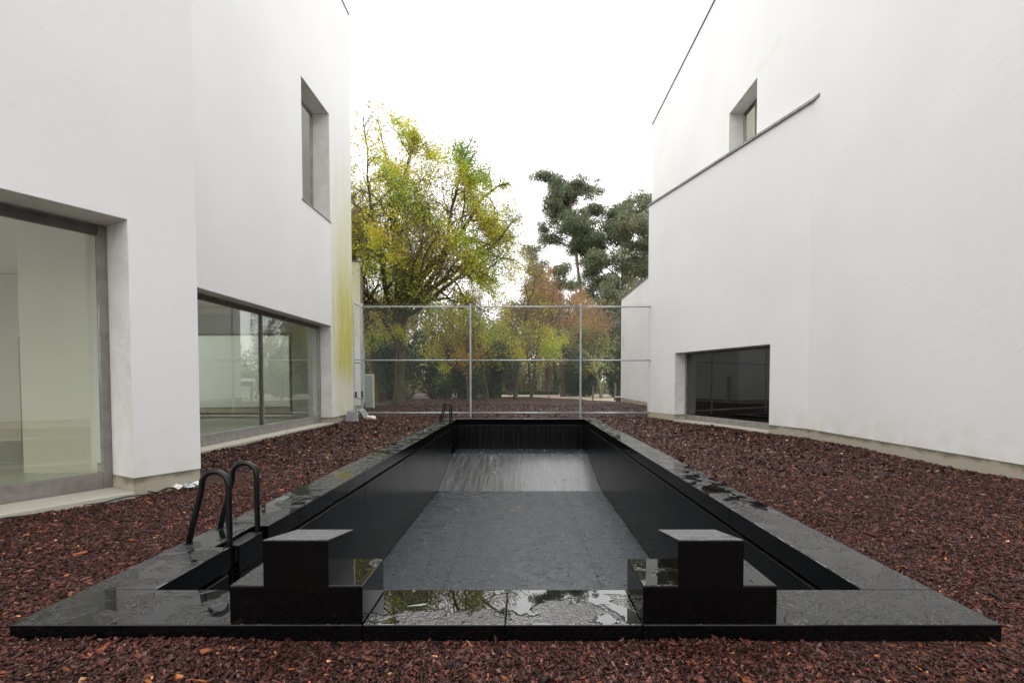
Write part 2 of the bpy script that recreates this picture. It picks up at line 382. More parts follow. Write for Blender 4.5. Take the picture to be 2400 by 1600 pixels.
# the bed ends along a slanting edge where the path begins
edge_y = np.interp(cx, [-34, -6, 0, 4, 7.4, 9, 30], [56, 54, 52, 46, 39.6, 37, 30])
keep &= cy < edge_y
tag(npmesh('mulch_bed', np.stack([X, Y, Z], -1).reshape(-1, 3), qd[keep], MULCH, smooth=True), kind='structure')
g = MB()
for a in ((-900, -34, -900, 900), (30, 900, -900, 900), (-34, 30, -900, -8), (-34, 30, 30, 900)):
    g.add([(a[0], a[2], -.06), (a[1], a[2], -.06), (a[1], a[3], -.06), (a[0], a[3], -.06)], [(0, 1, 2, 3)])
tag(g.build('ground', EARTH), kind='structure')
pth = MB(); pe = [(-6, 53), (0, 51.5), (4, 45.6), (7.4, 39.2), (9, 36.5), (22, 30.0), (60, 24), (60, 50), (26, 56), (10, 61), (3, 63), (-6, 64)]
pth.add([(x, y, -.012) for x, y in pe], [tuple(range(len(pe)))])
tag(pth.build('path', SAND), kind='structure')

def chips(name, bands, solid, seed, mat=CHIP):
    r = np.random.default_rng(seed); V = []; Q = []; Cc = []; off = 0
    pal = np.array([(.012, .0055, .005), (.032, .0115, .0095), (.054, .0185, .0145), (.074, .027, .021), (.070, .036, .032), (.115, .041, .022), (.088, .056, .052), (.22, .08, .026), (.32, .19, .085)])
    pw = np.array([.16, .22, .21, .15, .11, .065, .06, .012, .005]); pw /= pw.sum()
    for (d0, d1, dens, size) in bands:
        x0, x1 = max(-9.3, -1.16 * d1 - .6), min(8.4, 1.16 * d1 + .6)
        n = int((x1 - x0) * (d1 - d0) * dens)
        x = r.uniform(x0, x1, n); y = r.uniform(d0, d1, n)
        ok = (np.abs(x) < 1.14 * y + .6) & ~((x > PX0 - .006) & (x < PX1 + .006) & (y > PY0 - .006) & (y < PY1 + .006))
        nl = (x - NLC[0]) * UN.y - (y - NLC[1]) * UN.x          # >0: outside of near left wall
        ok &= (nl > 0.0) | (y > 8.6); ok &= (x > -7.12) | (y > 20.3)
        t = (x - FOLD[0]) * UF.y - (y - FOLD[1]) * UF.x
        ok &= (x < 8.0) & ((t < 0) | (y < FOLD[1]) | (y > 21.6))
        x, y = x[ok], y[ok]; n = len(x)
        L = size * r.lognormal(0, .38, n); W = L * r.uniform(.3, .75, n); T = L * r.uniform(.08, .22, n)
        sl = r.random(n) < .05; L[sl] *= 1.9; W[sl] *= .42
        ang = r.uniform(0, 2 * np.pi, n); tilt = r.normal(0, .36, n); roll = r.normal(0, .42, n)
        u = np.stack([np.cos(ang) * np.cos(tilt), np.sin(ang) * np.cos(tilt), np.sin(tilt)], -1)
        v0 = np.stack([-np.sin(ang), np.cos(ang), np.zeros(n)], -1); w0 = np.cross(u, v0)
        v = v0 * np.cos(roll)[:, None] + w0 * np.sin(roll)[:, None]; w_ = np.cross(u, v)
        z = hgt(x, y) + r.uniform(0, .45, n) * size * .9 + .002
        c = np.stack([x, y, z], -1)
        jit = lambda: r.uniform(.55, 1.15, n)[:, None]
        p = [c + u * (L / 2)[:, None] * a * jit() + v * (W / 2)[:, None] * b * jit() for a, b in ((-1, -.8), (1, -.6), (.9, .9), (-.8, .8))]
        if solid:
            top = [q + w_ * (T / 2)[:, None] for q in p]; bot = [q - w_ * (T / 2)[:, None] for q in p]
            vv = np.stack(top + bot, 1); k = 8
            fq = np.array([(0, 1, 2, 3), (7, 6, 5, 4), (0, 4, 5, 1), (1, 5, 6, 2), (2, 6, 7, 3), (3, 7, 4, 0)])
        else:
            vv = np.stack(p, 1); vv[:, 1] += w_ * (T * .8)[:, None]; k = 4; fq = np.array([(0, 1, 2, 3)])
        V.append(vv.reshape(-1, 3)); Q.append((np.arange(n)[:, None, None] * k + fq[None] + off).reshape(-1, 4)); off += n * k
        cc = pal[r.choice(len(pal), n, p=pw)] * r.lognormal(-.05, .45, (n, 1)) * np.array([1.12, 1.0, .95]); Cc.append(np.repeat(cc, k, 0))
    o = npmesh(name, np.concatenate(V), np.concatenate(Q), mat, col=np.concatenate(Cc))
    return tag(o, kind='stuff')
tag(chips('bark_mulch', [(2.2, 3.4, 5200, .026), (3.4, 5.4, 3200, .029), (5.4, 8.0, 1700, .034)], True, 3), 'loose reddish brown bark chips around the near pool edge', 'mulch')
tag(chips('bark_mulch', [(8.0, 13.0, 900, .045), (13, 21.3, 420, .06), (21.3, 34, 130, .085)], False, 4), 'loose reddish brown bark chips by the far pool and fence', 'mulch')

# ================================================================== POOL
pool = empty('swimming_pool', (-.1, 11.4, 0), 'long empty black stone swimming pool with wet coping, set in bark mulch', 'pool')
IX0, IX1, IY0, IY1 = -2.66, 2.45, 3.45, 19.4
ZC, ZB = .10, -.10
def slab(poly, mat=WET, name='coping_slab', z0=ZB, z1=ZC, bev=.007):
    o = MB().prism(poly, z0, z1).build(name, mat, pool, bevel=bev); o.data.materials.append(BLACK)
    for f in o.data.polygons: f.material_index = 0 if f.normal.z > .6 else 1
    return o
G = .0015
def rect(x0, x1, y0, y1): return [(x0 + G, y0 + G), (x1 - G, y0 + G), (x1 - G, y1 - G), (x0 + G, y1 - G)]
slab(rect(PX0, -.994, PY0, IY0)); slab(rect(-.994, -.112, PY0, IY0), WET_FLAT); slab(rect(-.112, .742, PY0, IY0), WET_FLAT); slab(rect(.742, PX1, PY0, IY0))
def notch(y0, y1, n0, n1):
    nx_ = -2.81
    return [(PX0 + G, y0 + G), (IX0, y0 + G), (IX0, n0), (nx_, n0), (nx_, n1), (IX0, n1), (IX0, y1 - G), (PX0 + G, y1 - G)]
slab(notch(3.45, 5.7, 4.35, 5.0)); slab(notch(16.2, 19.4, 17.92, 18.56))
for y0, y1 in ((5.7, 8.05), (8.05, 10.75), (10.75, 13.46), (13.46, 16.2)): slab(rect(PX0, IX0, y0, y1))
for y0, y1 in ((3.45, 5.7), (5.7, 8.3), (8.3, 10.9), (10.9, 13.46), (13.46, 16.2), (16.2, 19.4)): slab(rect(IX1, PX1, y0, y1))
slab(rect(PX0, PX1, IY1, PY1))
# backing shell, set back so that the gutter under the coping reads as a groove
MB().box(IX0 - .5, IX0 - .055, IY0 - .4, IY1 + .4, -2.1, ZB - .002).box(IX1 + .055, IX1 + .5, IY0 - .4, IY1 + .4, -2.1, ZB - .002)\
    .box(IX0 - .054, IX1 + .054, IY1 + .055, IY1 + .4, -2.1, ZB - .002).box(IX0 - .054, IX1 + .054, IY0 - .4, IY0 - .055, -2.1, ZB - .002)\
    .box(IX0 - .05, IX1 + .05, IY0 - .05, IY1 + .05, -2.1, -1.86).build('pool_shell', BLACK, pool)
yb = [IY0, 4.3, 5.06, 5.7, 8.05, 10.75, 13.46, 16.2, 17.86, 18.6, IY1]
for i, (y0, y1) in enumerate(zip(yb[:-1], yb[1:])):
    if i in (1, 8): continue
    MB().box(IX0 - .05, IX0 + .012, y0 + G, y1 - G, -1.84, -.135).build('wall_panel', BLACK_WALL, pool, bevel=.004, seg=1)
yb = [IY0, 5.7, 8.3, 10.9, 13.46, 16.2, IY1]
for y0, y1 in zip(yb[:-1], yb[1:]):
    MB().box(IX1 - .012, IX1 + .05, y0 + G, y1 - G, -1.84, -.135).build('wall_panel', BLACK_WALL, pool, bevel=.004, seg=1)
for x0, x1 in ((IX0 + .016, -.1), (-.1, IX1 - .016)):
    MB().box(x0 + G, x1 - G, IY1 - .012, IY1 + .05, -1.3, -.135).build('wall_panel', BLACK_WALL, pool, bevel=.004, seg=1)
    MB().box(x0 + G, x1 - G, IY0 - .05, IY0 + .012, -1.84, -.135).build('wall_panel', BLACK_WALL, pool, bevel=.004, seg=1)
xb = [IX0 + .016, -1.30, -.08, 1.29, IX1 - .016]; H = .0018
for x0, x1 in ((xb[0], xb[1]), (xb[1], xb[3]), (xb[3], xb[4])):
    for y0, y1 in ((IY0 + .016, 14.86),):
        MB().box(x0 + H, x1 - H, y0 + H, y1 - H, -1.84, -1.78).build('floor_panel', WET_FLOOR, pool, bevel=.003, seg=1)
for x0, x1 in zip(xb[:-1], xb[1:]):
    a = [(x0 + H, 14.865, -1.78), (x1 - H, 14.865, -1.78), (x1 - H, 18.08, -1.11), (x0 + H, 18.08, -1.11)]
    MB().add(a + [(p[0], p[1], p[2] - .07) for p in a], [(0, 1, 2, 3), (7, 6, 5, 4), (0, 4, 5, 1), (1, 5, 6, 2), (2, 6, 7, 3), (3, 7, 4, 0)]).build('slope_panel', SLOPE, pool)
    MB().box(x0 + H, x1 - H, 18.085, IY1 - .015, -1.3, -1.105).build('floor_panel', WET_FLOOR, pool, bevel=.003, seg=1)

def starting_block(x0, x1, u0, u1, label):
    t = empty('starting_block', ((x0 + x1) / 2, 3.15, ZC), label, 'starting block', 'starting blocks on the near coping')
    y0, y1 = PY0 + .008, 3.405; z1, z2 = .338, .622
    poly = [(x0, ZC + .001), (x1, ZC + .001), (x1, z1), (u1, z1), (u1, z2), (u0, z2), (u0, z1), (x0, z1)]
    n = len(poly); mb = MB(); zb = .548                       # the top falls towards the water
    mb.add([(x, y0, z) for x, z in poly] + [(x, y1, zb if z == z2 else z) for x, z in poly], [tuple(range(n)), tuple(range(2 * n - 1, n - 1, -1))] + [(i, n + i, n + (i + 1) % n, (i + 1) % n) for i in range(n)])
    mb.build('body', BLACK, t, bevel=.004, seg=2)
    q = [(x, y, (z2 if y < 3.2 else zb)) for x, y in ((u0 + .003, y0 + .003), (u1 - .003, y0 + .003), (u1 - .003, y1 - .003), (u0 + .003, y1 - .003))]
    MB().add([(a, b, c + .0006) for a, b, c in q] + [(a, b, c + .004) for a, b, c in q], [(3, 2, 1, 0), (4, 5, 6, 7), (0, 1, 5, 4), (1, 2, 6, 5), (2, 3, 7, 6), (3, 0, 4, 7)]).build('top_slab', WET_TOP, t, bevel=.0015, seg=1)
    for a, b in ((x0 + .003, u0 - .001), (u1 + .001, x1 - .003)):
        MB().box(a, b, y0 + .003, y1 - .003, z1 + .0005, z1 + .004).build('step_slab', WET_STEP, t, bevel=.002, seg=1)
starting_block(-1.815, -.994, -1.606, -1.202, 'stepped black starting block beside the pool ladder at the near coping')
starting_block(.742, 1.571, .956, 1.363, 'stepped black starting block on the near coping opposite the ladder side')

def ladder(y0, y1, label, foot):
    t = empty('pool_ladder', (-2.9, (y0 + y1) / 2, ZC), label, 'ladder', 'black pool ladders')
    for y in (y0, y1):
        pts = [(-2.725, y, foot), (-2.725, y, -.3), (-2.727, y, .35), (-2.727, y, .63)]
        for i in range(1, 12):
            a = math.pi * i / 12; pts.append((-2.852 + .125 * math.cos(a), y, .645 + .125 * math.sin(a)))
        pts += [(-2.980, y, .60), (-3.045, y, .35), (-3.112, y, ZC - .02)]
        r = MB().tube(pts, .0265, 12).build('handrail', RAIL, t, smooth=True)
        MB().tube([(-3.112, y, ZC + .0006), (-3.112, y, ZC + .008)], .042, 16).build('base_flange', RAIL, r)
    for k, z in enumerate((.068, -.20, -.50, -.80)):
        if z < foot: continue
        s_ = MB().box(-2.80, -2.675, y0 + .03, y1 - .03, z - .02, z).build('step', RAIL, t, bevel=.004, seg=1)
        if k < 2: MB().box(-2.675, -2.66, y0 + .032, y1 - .032, z - .26, z - .001).build('step_panel', BLACK, s_)
ladder(4.45, 4.92, 'black tubular pool ladder beside the near starting block', -1.2)
ladder(18.0, 18.47, 'small distant black pool ladder at the far end by the fence', -1.08)

# fallen leaves lying in the pool
r = np.random.default_rng(11); n = 95
lx = r.uniform(-2.5, 2.3, n); ly = 19.2 - 9.5 * r.random(n) ** 1.7
lz = np.where(ly > 18.1, -1.1, np.where(ly > 14.86, -1.78 + (ly - 14.86) / 3.22 * .67, -1.78)) + .006
def leafquads(c, size, r, flat=0.0):
    n = len(c); a = r.uniform(0, 2 * np.pi, n); el = r.normal(0, .25, n) if flat else r.uniform(-1.4, 1.4, n)
    u = np.stack([np.cos(a) * np.cos(el), np.sin(a) * np.cos(el), np.sin(el)], -1)
    b = r.normal(size=(n, 3)); b = b if not flat else b * .25 + np.array([-1, 1, 0]) * u[:, [1, 0, 2]]
    v = np.cross(u, b) if not flat else b; v -= (v * u).sum(1, keepdims=True) * u; v /= np.linalg.norm(v, axis=1, keepdims=True) + 1e-9
    s = (size * r.uniform(.6, 1.35, n))[:, None]; nn = np.cross(u, v)
    V = np.stack([c - u * s * .55, c + v * s * .34 + nn * s * .1, c + u * s * .55, c - v * s * .34 + nn * s * .1], 1)
    return V.reshape(-1, 3), np.arange(n * 4).reshape(n, 4)
V, Q = leafquads(np.stack([lx, ly, lz], -1), .055, r, 1)
V[:, 2] = np.maximum(V[:, 2], np.repeat(lz, 4) - .003)
cc = np.array([(.55, .36, .16), (.45, .22, .08), (.60, .45, .25), (.3, .14, .06)])[r.integers(0, 4, n)]
tag(npmesh('fallen_leaves', V, Q, DEADLEAF, col=np.repeat(cc, 4, 0)), 'yellow and brown leaves scattered over the pool floor', 'leaves', kind='stuff')
n = 1500; ly = 46 - 36 * r.random(n) ** 1.6; lx = r.uniform(-9, 7.9, n)
ok = ~((lx > -3.3) & (lx < 3.1) & (ly < 20)) & ((ly > 21.6) | ((lx > -7) & (lx < 5.4 + (21.5 - ly) * .2)))
lx, ly = lx[ok], ly[ok]; V, Q = leafquads(np.stack([lx, ly, hgt(lx, ly) + .03], -1), .075, r, 1)
cc = np.array([(.5, .30, .12), (.42, .2, .08), (.5, .42, .2), (.3, .15, .07)])[r.integers(0, 4, len(lx))]
tag(npmesh('fallen_leaves', V, Q, DEADLEAF, col=np.repeat(cc, 4, 0)), 'yellow and orange leaves scattered over the mulch', 'leaves', kind='stuff')

# ================================================================== LEFT BUILDING
lb = empty('gallery_building', (-9, 12, 0), 'tall white plastered building on the left with two large glazed openings', 'building')
wall('wall', F_L2, 8.8, 20.2, .27, 16.5, [(9.7, 17.95, .0, 3.66), (15.76, 18.0, 7.46, 11.37)], .7, PL_ALGAE, lb)
wall('wall', F_NL, -13, 0, .27, 16.5, [(-5.6, -.865, .0, 3.80)], .7, PLASTER, lb)
wall('wall', F_NR, .7, 2.9, .27, 16.5, [], .5, PLASTER, lb)
F_LE = frame((-7.1, 20.2), (-1, 0), (0, -1))
wall('wall', F_LE, .702, 9, .0, 16.5, [(2.3, 6.6, .2, 3.62)], .5, PLASTER, lb)
F_LW = frame((-16.1, 0), (0, 1), (1, 0))
wall('wall', F_LW, 1, 20.2, .0, 16.5, [(1.6, 8.4, .3, 3.9), (11, 17.5, .3, 3.5), (12, 19, 6.5, 11)], .4, PLASTER, lb)  # unseen west openings, added to let daylight into the rooms
for fr, s0, s1 in ((F_L2, 8.8, 20.202), (F_NL, -13, .03)):
    MB().box(s0, s1, -.035, .3, 16.501, 16.56, fr).build('parapet_cap', CAP, lb)
MB().box(17.95, 20.19, .010, .69, -.2, .268, F_L2).build('plinth', PLINTH, lb)
MB().box(8.8, 9.7, .010, .69, -.2, .268, F_L2).build('plinth', PLINTH, lb)
MB().box(-.863, -.75, .010, .69, -.2, .268, F_NL).build('plinth', PLINTH, lb)
MB().box(-.747, -.008, .010, .69, -.2, .268, F_NL).build('plinth', PLINTH, lb)
MB().box(-13, -5.6, .010, .69, -.2, .268, F_NL).build('plinth', PLINTH, lb)
MB().box(.70, 2.9, .010, .49, -.2, .268, F_NR).build('plinth', PLINTH, lb)
# reveals
slabs_v(F_L2, 17.95, 1, .002, .40, [.27, 1.52, 3.654], lb); slabs_v(F_L2, 17.95, 1, .002, .40, [-.1, .27], lb, PLINTH)
slabs_h(F_L2, 3.66, .002, .40, [9.7, 11.8, 13.9, 15.9, 17.944], lb)
slabs_v(F_NL, -.865, 1, .002, .60, [.27, 2.2, 3.794], lb); slabs_v(F_NL, -.865, 1, .002, .60, [-.1, .27], lb, PLINTH)
slabs_h(F_NL, 3.80, .002, .60, [-5.6, -3.6, -2.2, -.871], lb)
slabs_v(F_L2, 18.0, 1, .002, .62, [7.46, 8.75, 10.35, 11.364], lb); slabs_v(F_L2, 15.76, -1, .002, .62, [7.46, 8.75, 10.35, 11.364], lb)
slabs_h(F_L2, 11.37, .002, .62, [15.766, 16.85, 17.994], lb)
MB().box(15.70, 18.06, -.03, .60, 7.44, 7.475, F_L2).build('window_sill', ZINC, lb, bevel=.004, seg=1)
MB().box(9.7, 17.94, -.05, .69, -.2, .075, F_L2).build('threshold', SILL, lb, bevel=.006, seg=1)
MB().box(-5.6, -.875, -.05, .69, -.2, .085, F_NL).build('threshold', SILL, lb, bevel=.006, seg=1)
window(F_L2, 9.71, 17.94, .078, 3.65, .40, lb, head=.14, foot=.27, jl=.1, jr=.12, mull=(13.93,))
window(F_NL, -5.59, -.875, .088, 3.79, .60, lb, head=.15, foot=.22, jl=.1, jr=.10, hmat=ALU_D, mat=mat_metal('bronze frame', (.29, .265, .25), .5))
window(F_L2, 15.77, 17.99, 7.48, 11.36, .60, lb, head=.07, foot=.05, jl=.05, jr=.07, hmat=ALU)
window(F_LE, 2.32, 6.58, .22, 3.6, .2, lb, head=.12, foot=.12, jl=.2, jr=.12, mat=plain('beige frame', (.33, .27, .19), .6), hmat=plain('beige head', (.33, .27, .19), .6))
# rooms behind the glass
MB().box(-15.6, -7.56, 9.0, 19.6, .02, .10).build('interior_floor', IN_FLOOR, lb)
MB().prism([(-15.6, -4), (-11.95, -4), (-5.68, 7.7), (-7.7, 8.85), (-15.6, 8.99)], .02, .10).build('interior_floor', IN_FLOOR, lb)
MB().box(-15.6, -7.85, 8.8, 19.6, 4.3, 4.6).build('ceiling', IN_WALL, lb)
MB().prism([(-15.6, -4), (-11.6, -4), (-6.05, 6.4), (-6.5, 8.6), (-15.6, 8.6)], 4.6, 4.9).build('ceiling', IN_WALL, lb)
MB().prism([(-7.95, 7.86), (-6.3, 8.06), (-6.2, 8.5), (-7.9, 8.3)], .101, 4.58).build('interior_wall', IN_WALL, lb)
MB().box(-8.2, -7.96, 7.9, 9.6, .101, 4.58).build('interior_wall', IN_WALL, lb)
wall('interior_wall', frame((-15.6, 12.2), (1, 0), (0, 1)), 0, 5.0, .101, 4.29, [(2.9, 4.2, .1, 2.7)], .2, IN_WALL, lb)
MB().box(-8.6, -8.3, 9.3, 12.1, .101, 4.29).build('interior_wall', IN_WALL, lb)
MB().box(-13.75, -13.5, 12.6, 19.6, .101, 4.29).build('interior_wall', IN_WALL, lb)  # added partition, blocks the bright west opening from showing in reflections
MB().box(-15.6, -7.85, 13.5, 19.6, 6.0, 6.2).build('interior_floor', IN_FLOOR, lb)
MB().box(-9.6, -9.4, 13.6, 19.6, 6.2, 13.0).build('interior_wall', IN_WALL, lb)  # pale wall put close behind the upper glass to brighten it
MB().box(-16, -7.85, 13.2, 13.5, 6.2, 16.3).build('interior_wall', IN_WALL, lb)
MB().box(-16, -8, -3, 13.2, 16.0, 16.3).build('roof', CAP, lb)  # unseen slab, left open over the upper room to let daylight in

# low wing behind, with its open door
lw = empty('low_wing', (-11, 28, 0), 'low white wing wall with yellow algae seen behind the left building corner', 'building')
F_W = frame((-9.05, 27.0), (-.96, -.28), (-.28, .96))
wall('wall', F_W, 0, 16, .27, 8.2, [], .4, PL_WING, lw)
F_W2 = frame((-9.05, 27.0), (-.28, .96), (-.96, -.28))
wall('wall', F_W2, .402, 7, .27, 8.2, [], .35, PL_WING, lw)
MB().box(0.01, 16, .01, .39, -.2, .268, F_W).build('plinth', PLINTH, lw); MB().box(.402, 7, .01, .34, -.2, .268, F_W2).build('plinth', PLINTH, lw)
MB().box(-.04, 16, -.04, .4, 8.201, 8.26, F_W).build('parapet_cap', CAP, lw); MB().box(.402, 7, -.04, .35, 8.201, 8.26, F_W2).build('parapet_cap', CAP, lw)
dr = empty('open_door', (-8.6, 27.6, 0), 'grey green door leaf with cream frame standing open behind the fence', 'door')
F_D = frame((-9.0, 27.55), (.995, .1), (-.1, .995))
CREAM = plain('cream paint', (.62, .55, .42), .6); DOORG = plain('grey green panel', (.30, .36, .34), .4)
MB().box(0, .42, 0, .045, .12, 1.95, F_D).build('panel', DOORG, dr)
MB().box(.422, .50, -.01, .06, .10, 2.03, F_D).build('frame_post', CREAM, dr); MB().box(0, .42, -.01, .06, 1.952, 2.03, F_D).build('frame_head', CREAM, dr)

# ================================================================== RIGHT BUILDING
rb = empty('museum_building', (11, 17, 0), 'tall white plastered building on the right with a dark low window', 'building')
wall('wall', F_R, -8, 30.4, 9.29, 17.45, [(16.85, 19.1, 9.3, 11.98)], .6, PL_GREY, rb)
wall('wall', F_R, -8, 13.58, .27, 9.29, [], .6, PLASTER, rb)
wall('wall', F_F, 0.0, 8.31, .27, 9.29, [(1.38, 6.29, .0, 2.754)], .6, PLASTER, rb)
F_FE = frame((FOLD[0] + UF.x * 8.31, FOLD[1] + UF.y * 8.31), (UF.y, -UF.x), (-UF.x, -UF.y))
wall('wall', F_FE, .602, 2.9, .0, 9.28, [], .3, PLASTER, rb)
wall('wall', frame((8.0, 30.4), (1, 0), (0, -1)), .6, 12, 0, 17.45, [], .4, PLASTER, rb)
MB().box(-8, 30.42, -.05, .3, 17.451, 17.52, F_R).build('parapet_cap', CAP, rb)
e = (FOLD[0] + UF.x * 8.36 - UF.y * .05, FOLD[1] + UF.y * 8.36 + UF.x * .05)
lg = [(FOLD[0] - .045, FOLD[1] - .12), (7.97, FOLD[1] + .1), (7.985, 22.3), e, (FOLD[0] - .045 - UF.y * .012, FOLD[1])]
lg = [(7.998, FOLD[1] - .3), (7.998, 22.4), (e[0] + .8, e[1] + .28), e, (FOLD[0] - .06, FOLD[1] - .05), (FOLD[0] - .03, FOLD[1] - .3)]
MB().prism(lg, 9.292, 9.37).build('ledge', ZINC, rb, bevel=.004, seg=1)
MB().box(-8, 13.585, .010, .59, -.2, .268, F_R).build('plinth', PLINTH, rb)
MB().box(.0, 1.37, .010, .58, -.2, .268, F_F).build('plinth', PLINTH, rb)
MB().box(6.29, 8.30, .010, .59, -.2, .268, F_F).build('plinth', plain('plinth, pale', (.44, .39, .28), .75, var=.2, scale=40), rb)
slabs_v(F_F, 6.29, 1, .002, .49, [.27, 1.6, 2.748], rb); slabs_v(F_F, 6.29, 1, .002, .49, [-.1, .27], rb, PLINTH)
slabs_h(F_F, 2.754, .002, .49, [1.38, 3.0, 4.6, 6.284], rb)
slabs_v(F_R, 19.1, 1, .002, .56, [9.37, 9.95, 11.974], rb); slabs_h(F_R, 11.98, .002, .56, [16.85, 18.0, 19.094], rb)
MB().box(1.38, 6.28, -.04, .59, -.2, .055, F_F).build('threshold', SILL, rb, bevel=.006, seg=1)
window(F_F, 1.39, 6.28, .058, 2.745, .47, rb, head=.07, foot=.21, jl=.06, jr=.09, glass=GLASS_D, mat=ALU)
window(F_R, 16.86, 19.09, 9.38, 11.97, .55, rb, head=.12, foot=.1, jl=.08, jr=.1, mull=(18.1,))
# unlit room behind the low window, its shade put into near-black colours
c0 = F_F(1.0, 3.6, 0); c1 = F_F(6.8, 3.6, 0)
MB().prism([F_F(1.0, .62, 0)[:2], F_F(1.0, 3.4, 0)[:2], F_F(6.6, 3.4, 0)[:2], F_F(6.6, .62, 0)[:2]], -.05, .06).build('interior_floor', IN_UNLIT, rb)
MB().prism([F_F(1.0, .62, 0)[:2], F_F(1.0, 3.4, 0)[:2], F_F(6.6, 3.4, 0)[:2], F_F(6.6, .62, 0)[:2]], 3.0, 3.2).build('ceiling', IN_UNLIT, rb)
for q in ((.9, 6.7, 3.3, 3.4), (.8, .9, .62, 3.4), (6.7, 6.8, .62, 3.4)): MB().box(*q, .06, 3.0, F_F).build('interior_wall', IN_UNLIT, rb)
MB().box(8.6, 20, 14, 30, 8.8, 9.25).build('interior_floor', IN_FLOOR, rb)
MB().box(10.4, 10.6, 14, 30, 9.25, 14).build('interior_wall', IN_WALL, rb)
MB().box(8.6, 20, -8, 13, 17.0, 17.4).build('roof', CAP, rb)  # unseen slab, stops short so daylight falls into the upper room
MB().box(19.6, 20, -8, 30, 0, 17.4).build('wall', PLASTER, rb)

rw = empty('low_wing', (9, 35, 0), 'lower white wing beyond the fence behind the right building', 'building')
wall('wall', F_R, 30.42, 39.6, .27, 8.26, [], .5, PLASTER, rw)
wall('wall', frame((8.0, 39.6), (1, 0), (0, -1)), .502, 2.2, 0, 8.26, [], .4, PLASTER, rw)
MB().box(30.42, 39.65, -.05, .5, 8.261, 8.33, F_R).build('parapet_cap', CAP, rw)
MB().box(30.42, 39.59, .01, .49, -.2, .268, F_R).build('plinth', plain('plinth, ochre', (.36, .31, .19), .75, var=.3, scale=30), rw)
sg = empty('wall_sign', (7.98, 38.8, 4.9), 'tiny dark green vertical sign on the low white wing', 'sign')
GREEN = plain('dark green lettering', (.02, .09, .06), .5)
MB().box(38.70, 38.95, -.006, 0, 4.35, 5.25, F_R).build('backing', PLASTER, sg)
for k, z in enumerate((4.45, 4.73, 5.0)):
    q = MB().box(38.74, 38.91, -.012, -.007, z, z + .06, F_R).box(38.74, 38.79, -.012, -.007, z + .061, z + .19, F_R)
    (q.box(38.86, 38.91, -.012, -.007, z + .061, z + .19, F_R) if k != 1 else q.box(38.795, 38.91, -.012, -.007, z + .12, z + .17, F_R)).build('lettering', GREEN, sg)

# ================================================================== FENCE
FY = 21.3
fe = empty('chain_link_fence', (-.8, FY, 0), 'tall galvanised chain link fence crossing behind the far end of the pool', 'fence')
posts = (-7.08, -2.31, 2.53, 5.63)
for x in posts[:3]: MB().tube([(x, FY, -.2), (x, FY, 5.02)], .047, 12).build('post', GALV, fe, smooth=False)
for a, b in zip(posts[:-1], posts[1:]):
    for z in (.225, 2.535, 4.87): MB().tube([(a + .044, FY, z), (b - .044, FY, z)], .031, 10).build('rail', GALV, fe, smooth=True)
def link(x0, x1, z0, z1, pitch, rad, fr):
    """zigzag wires woven into diamonds, as three-sided rods"""
    V = []; Q = []; off = 0; h = z1 - z0
    for fam in (1, -1):
        for k in range(int((x1 - x0 + h) / pitch) + 1):
            a = x0 + k * pitch - (h if fam > 0 else 0)
            t0 = max(0.0, (x0 - a) if fam > 0 else (a - x1)); t1 = min(h, (x1 - a) if fam > 0 else (a - x0))
            if t1 - t0 < .02: continue
            for t in (t0, t1):
                x, z = a + fam * t, z0 + t
                for dx, dy in ((rad, 0), (-rad, .6 * rad), (0, -rad)): V.append(fr(x + dx, dy + fam * rad, z - fam * dx))
            Q += [(off + i, off + (i + 1) % 3, off + 3 + (i + 1) % 3, off + 3 + i) for i in range(3)]; off += 6
    return V, Q
V, Q = link(-7.05, 5.58, .06, 4.99, .084, .0013, lambda s, a, z: (s, FY - .05 + a, z))
tag(npmesh('chain_link_mesh', V, Q, WIRE, fe), kind='stuff')
gt = empty('fence_gate', (-7.1, 20.8, 0), 'narrow galvanised gate panel between the left building corner and the fence', 'gate')
for y in (20.28, 21.18): MB().tube([(-7.08, y, -.1), (-7.08, y, 4.97)], .03, 10).build('post', GALV, gt)
for z in (.225, 2.40, 2.535, 4.87): MB().tube([(-7.08, 20.31, z), (-7.08, 21.15, z)], .028, 10).build('rail', GALV, gt)
V, Q = link(20.3, 21.16, .26, 4.84, .084, .0013, lambda s, a, z: (-7.05 + a, s, z)); tag(npmesh('chain_link_mesh', V, Q, WIRE, gt), kind='stuff')
PB = plain('black plastic', (.015, .015, .015), .4); PG = plain('green bar', (.02, .22, .08), .4)
for y in (20.33, 21.1):
    MB().box(-7.06, -7.0, y - .035, y + .035, .92, 1.18).build('latch_bracket', PB, gt, bevel=.008)
MB().tube([(-7.01, 20.36, .95), (-6.96, 20.48, .86), (-6.96, 20.95, .86), (-6.99, 21.08, .93)], .016, 8).build('push_bar', PG, gt, smooth=True)

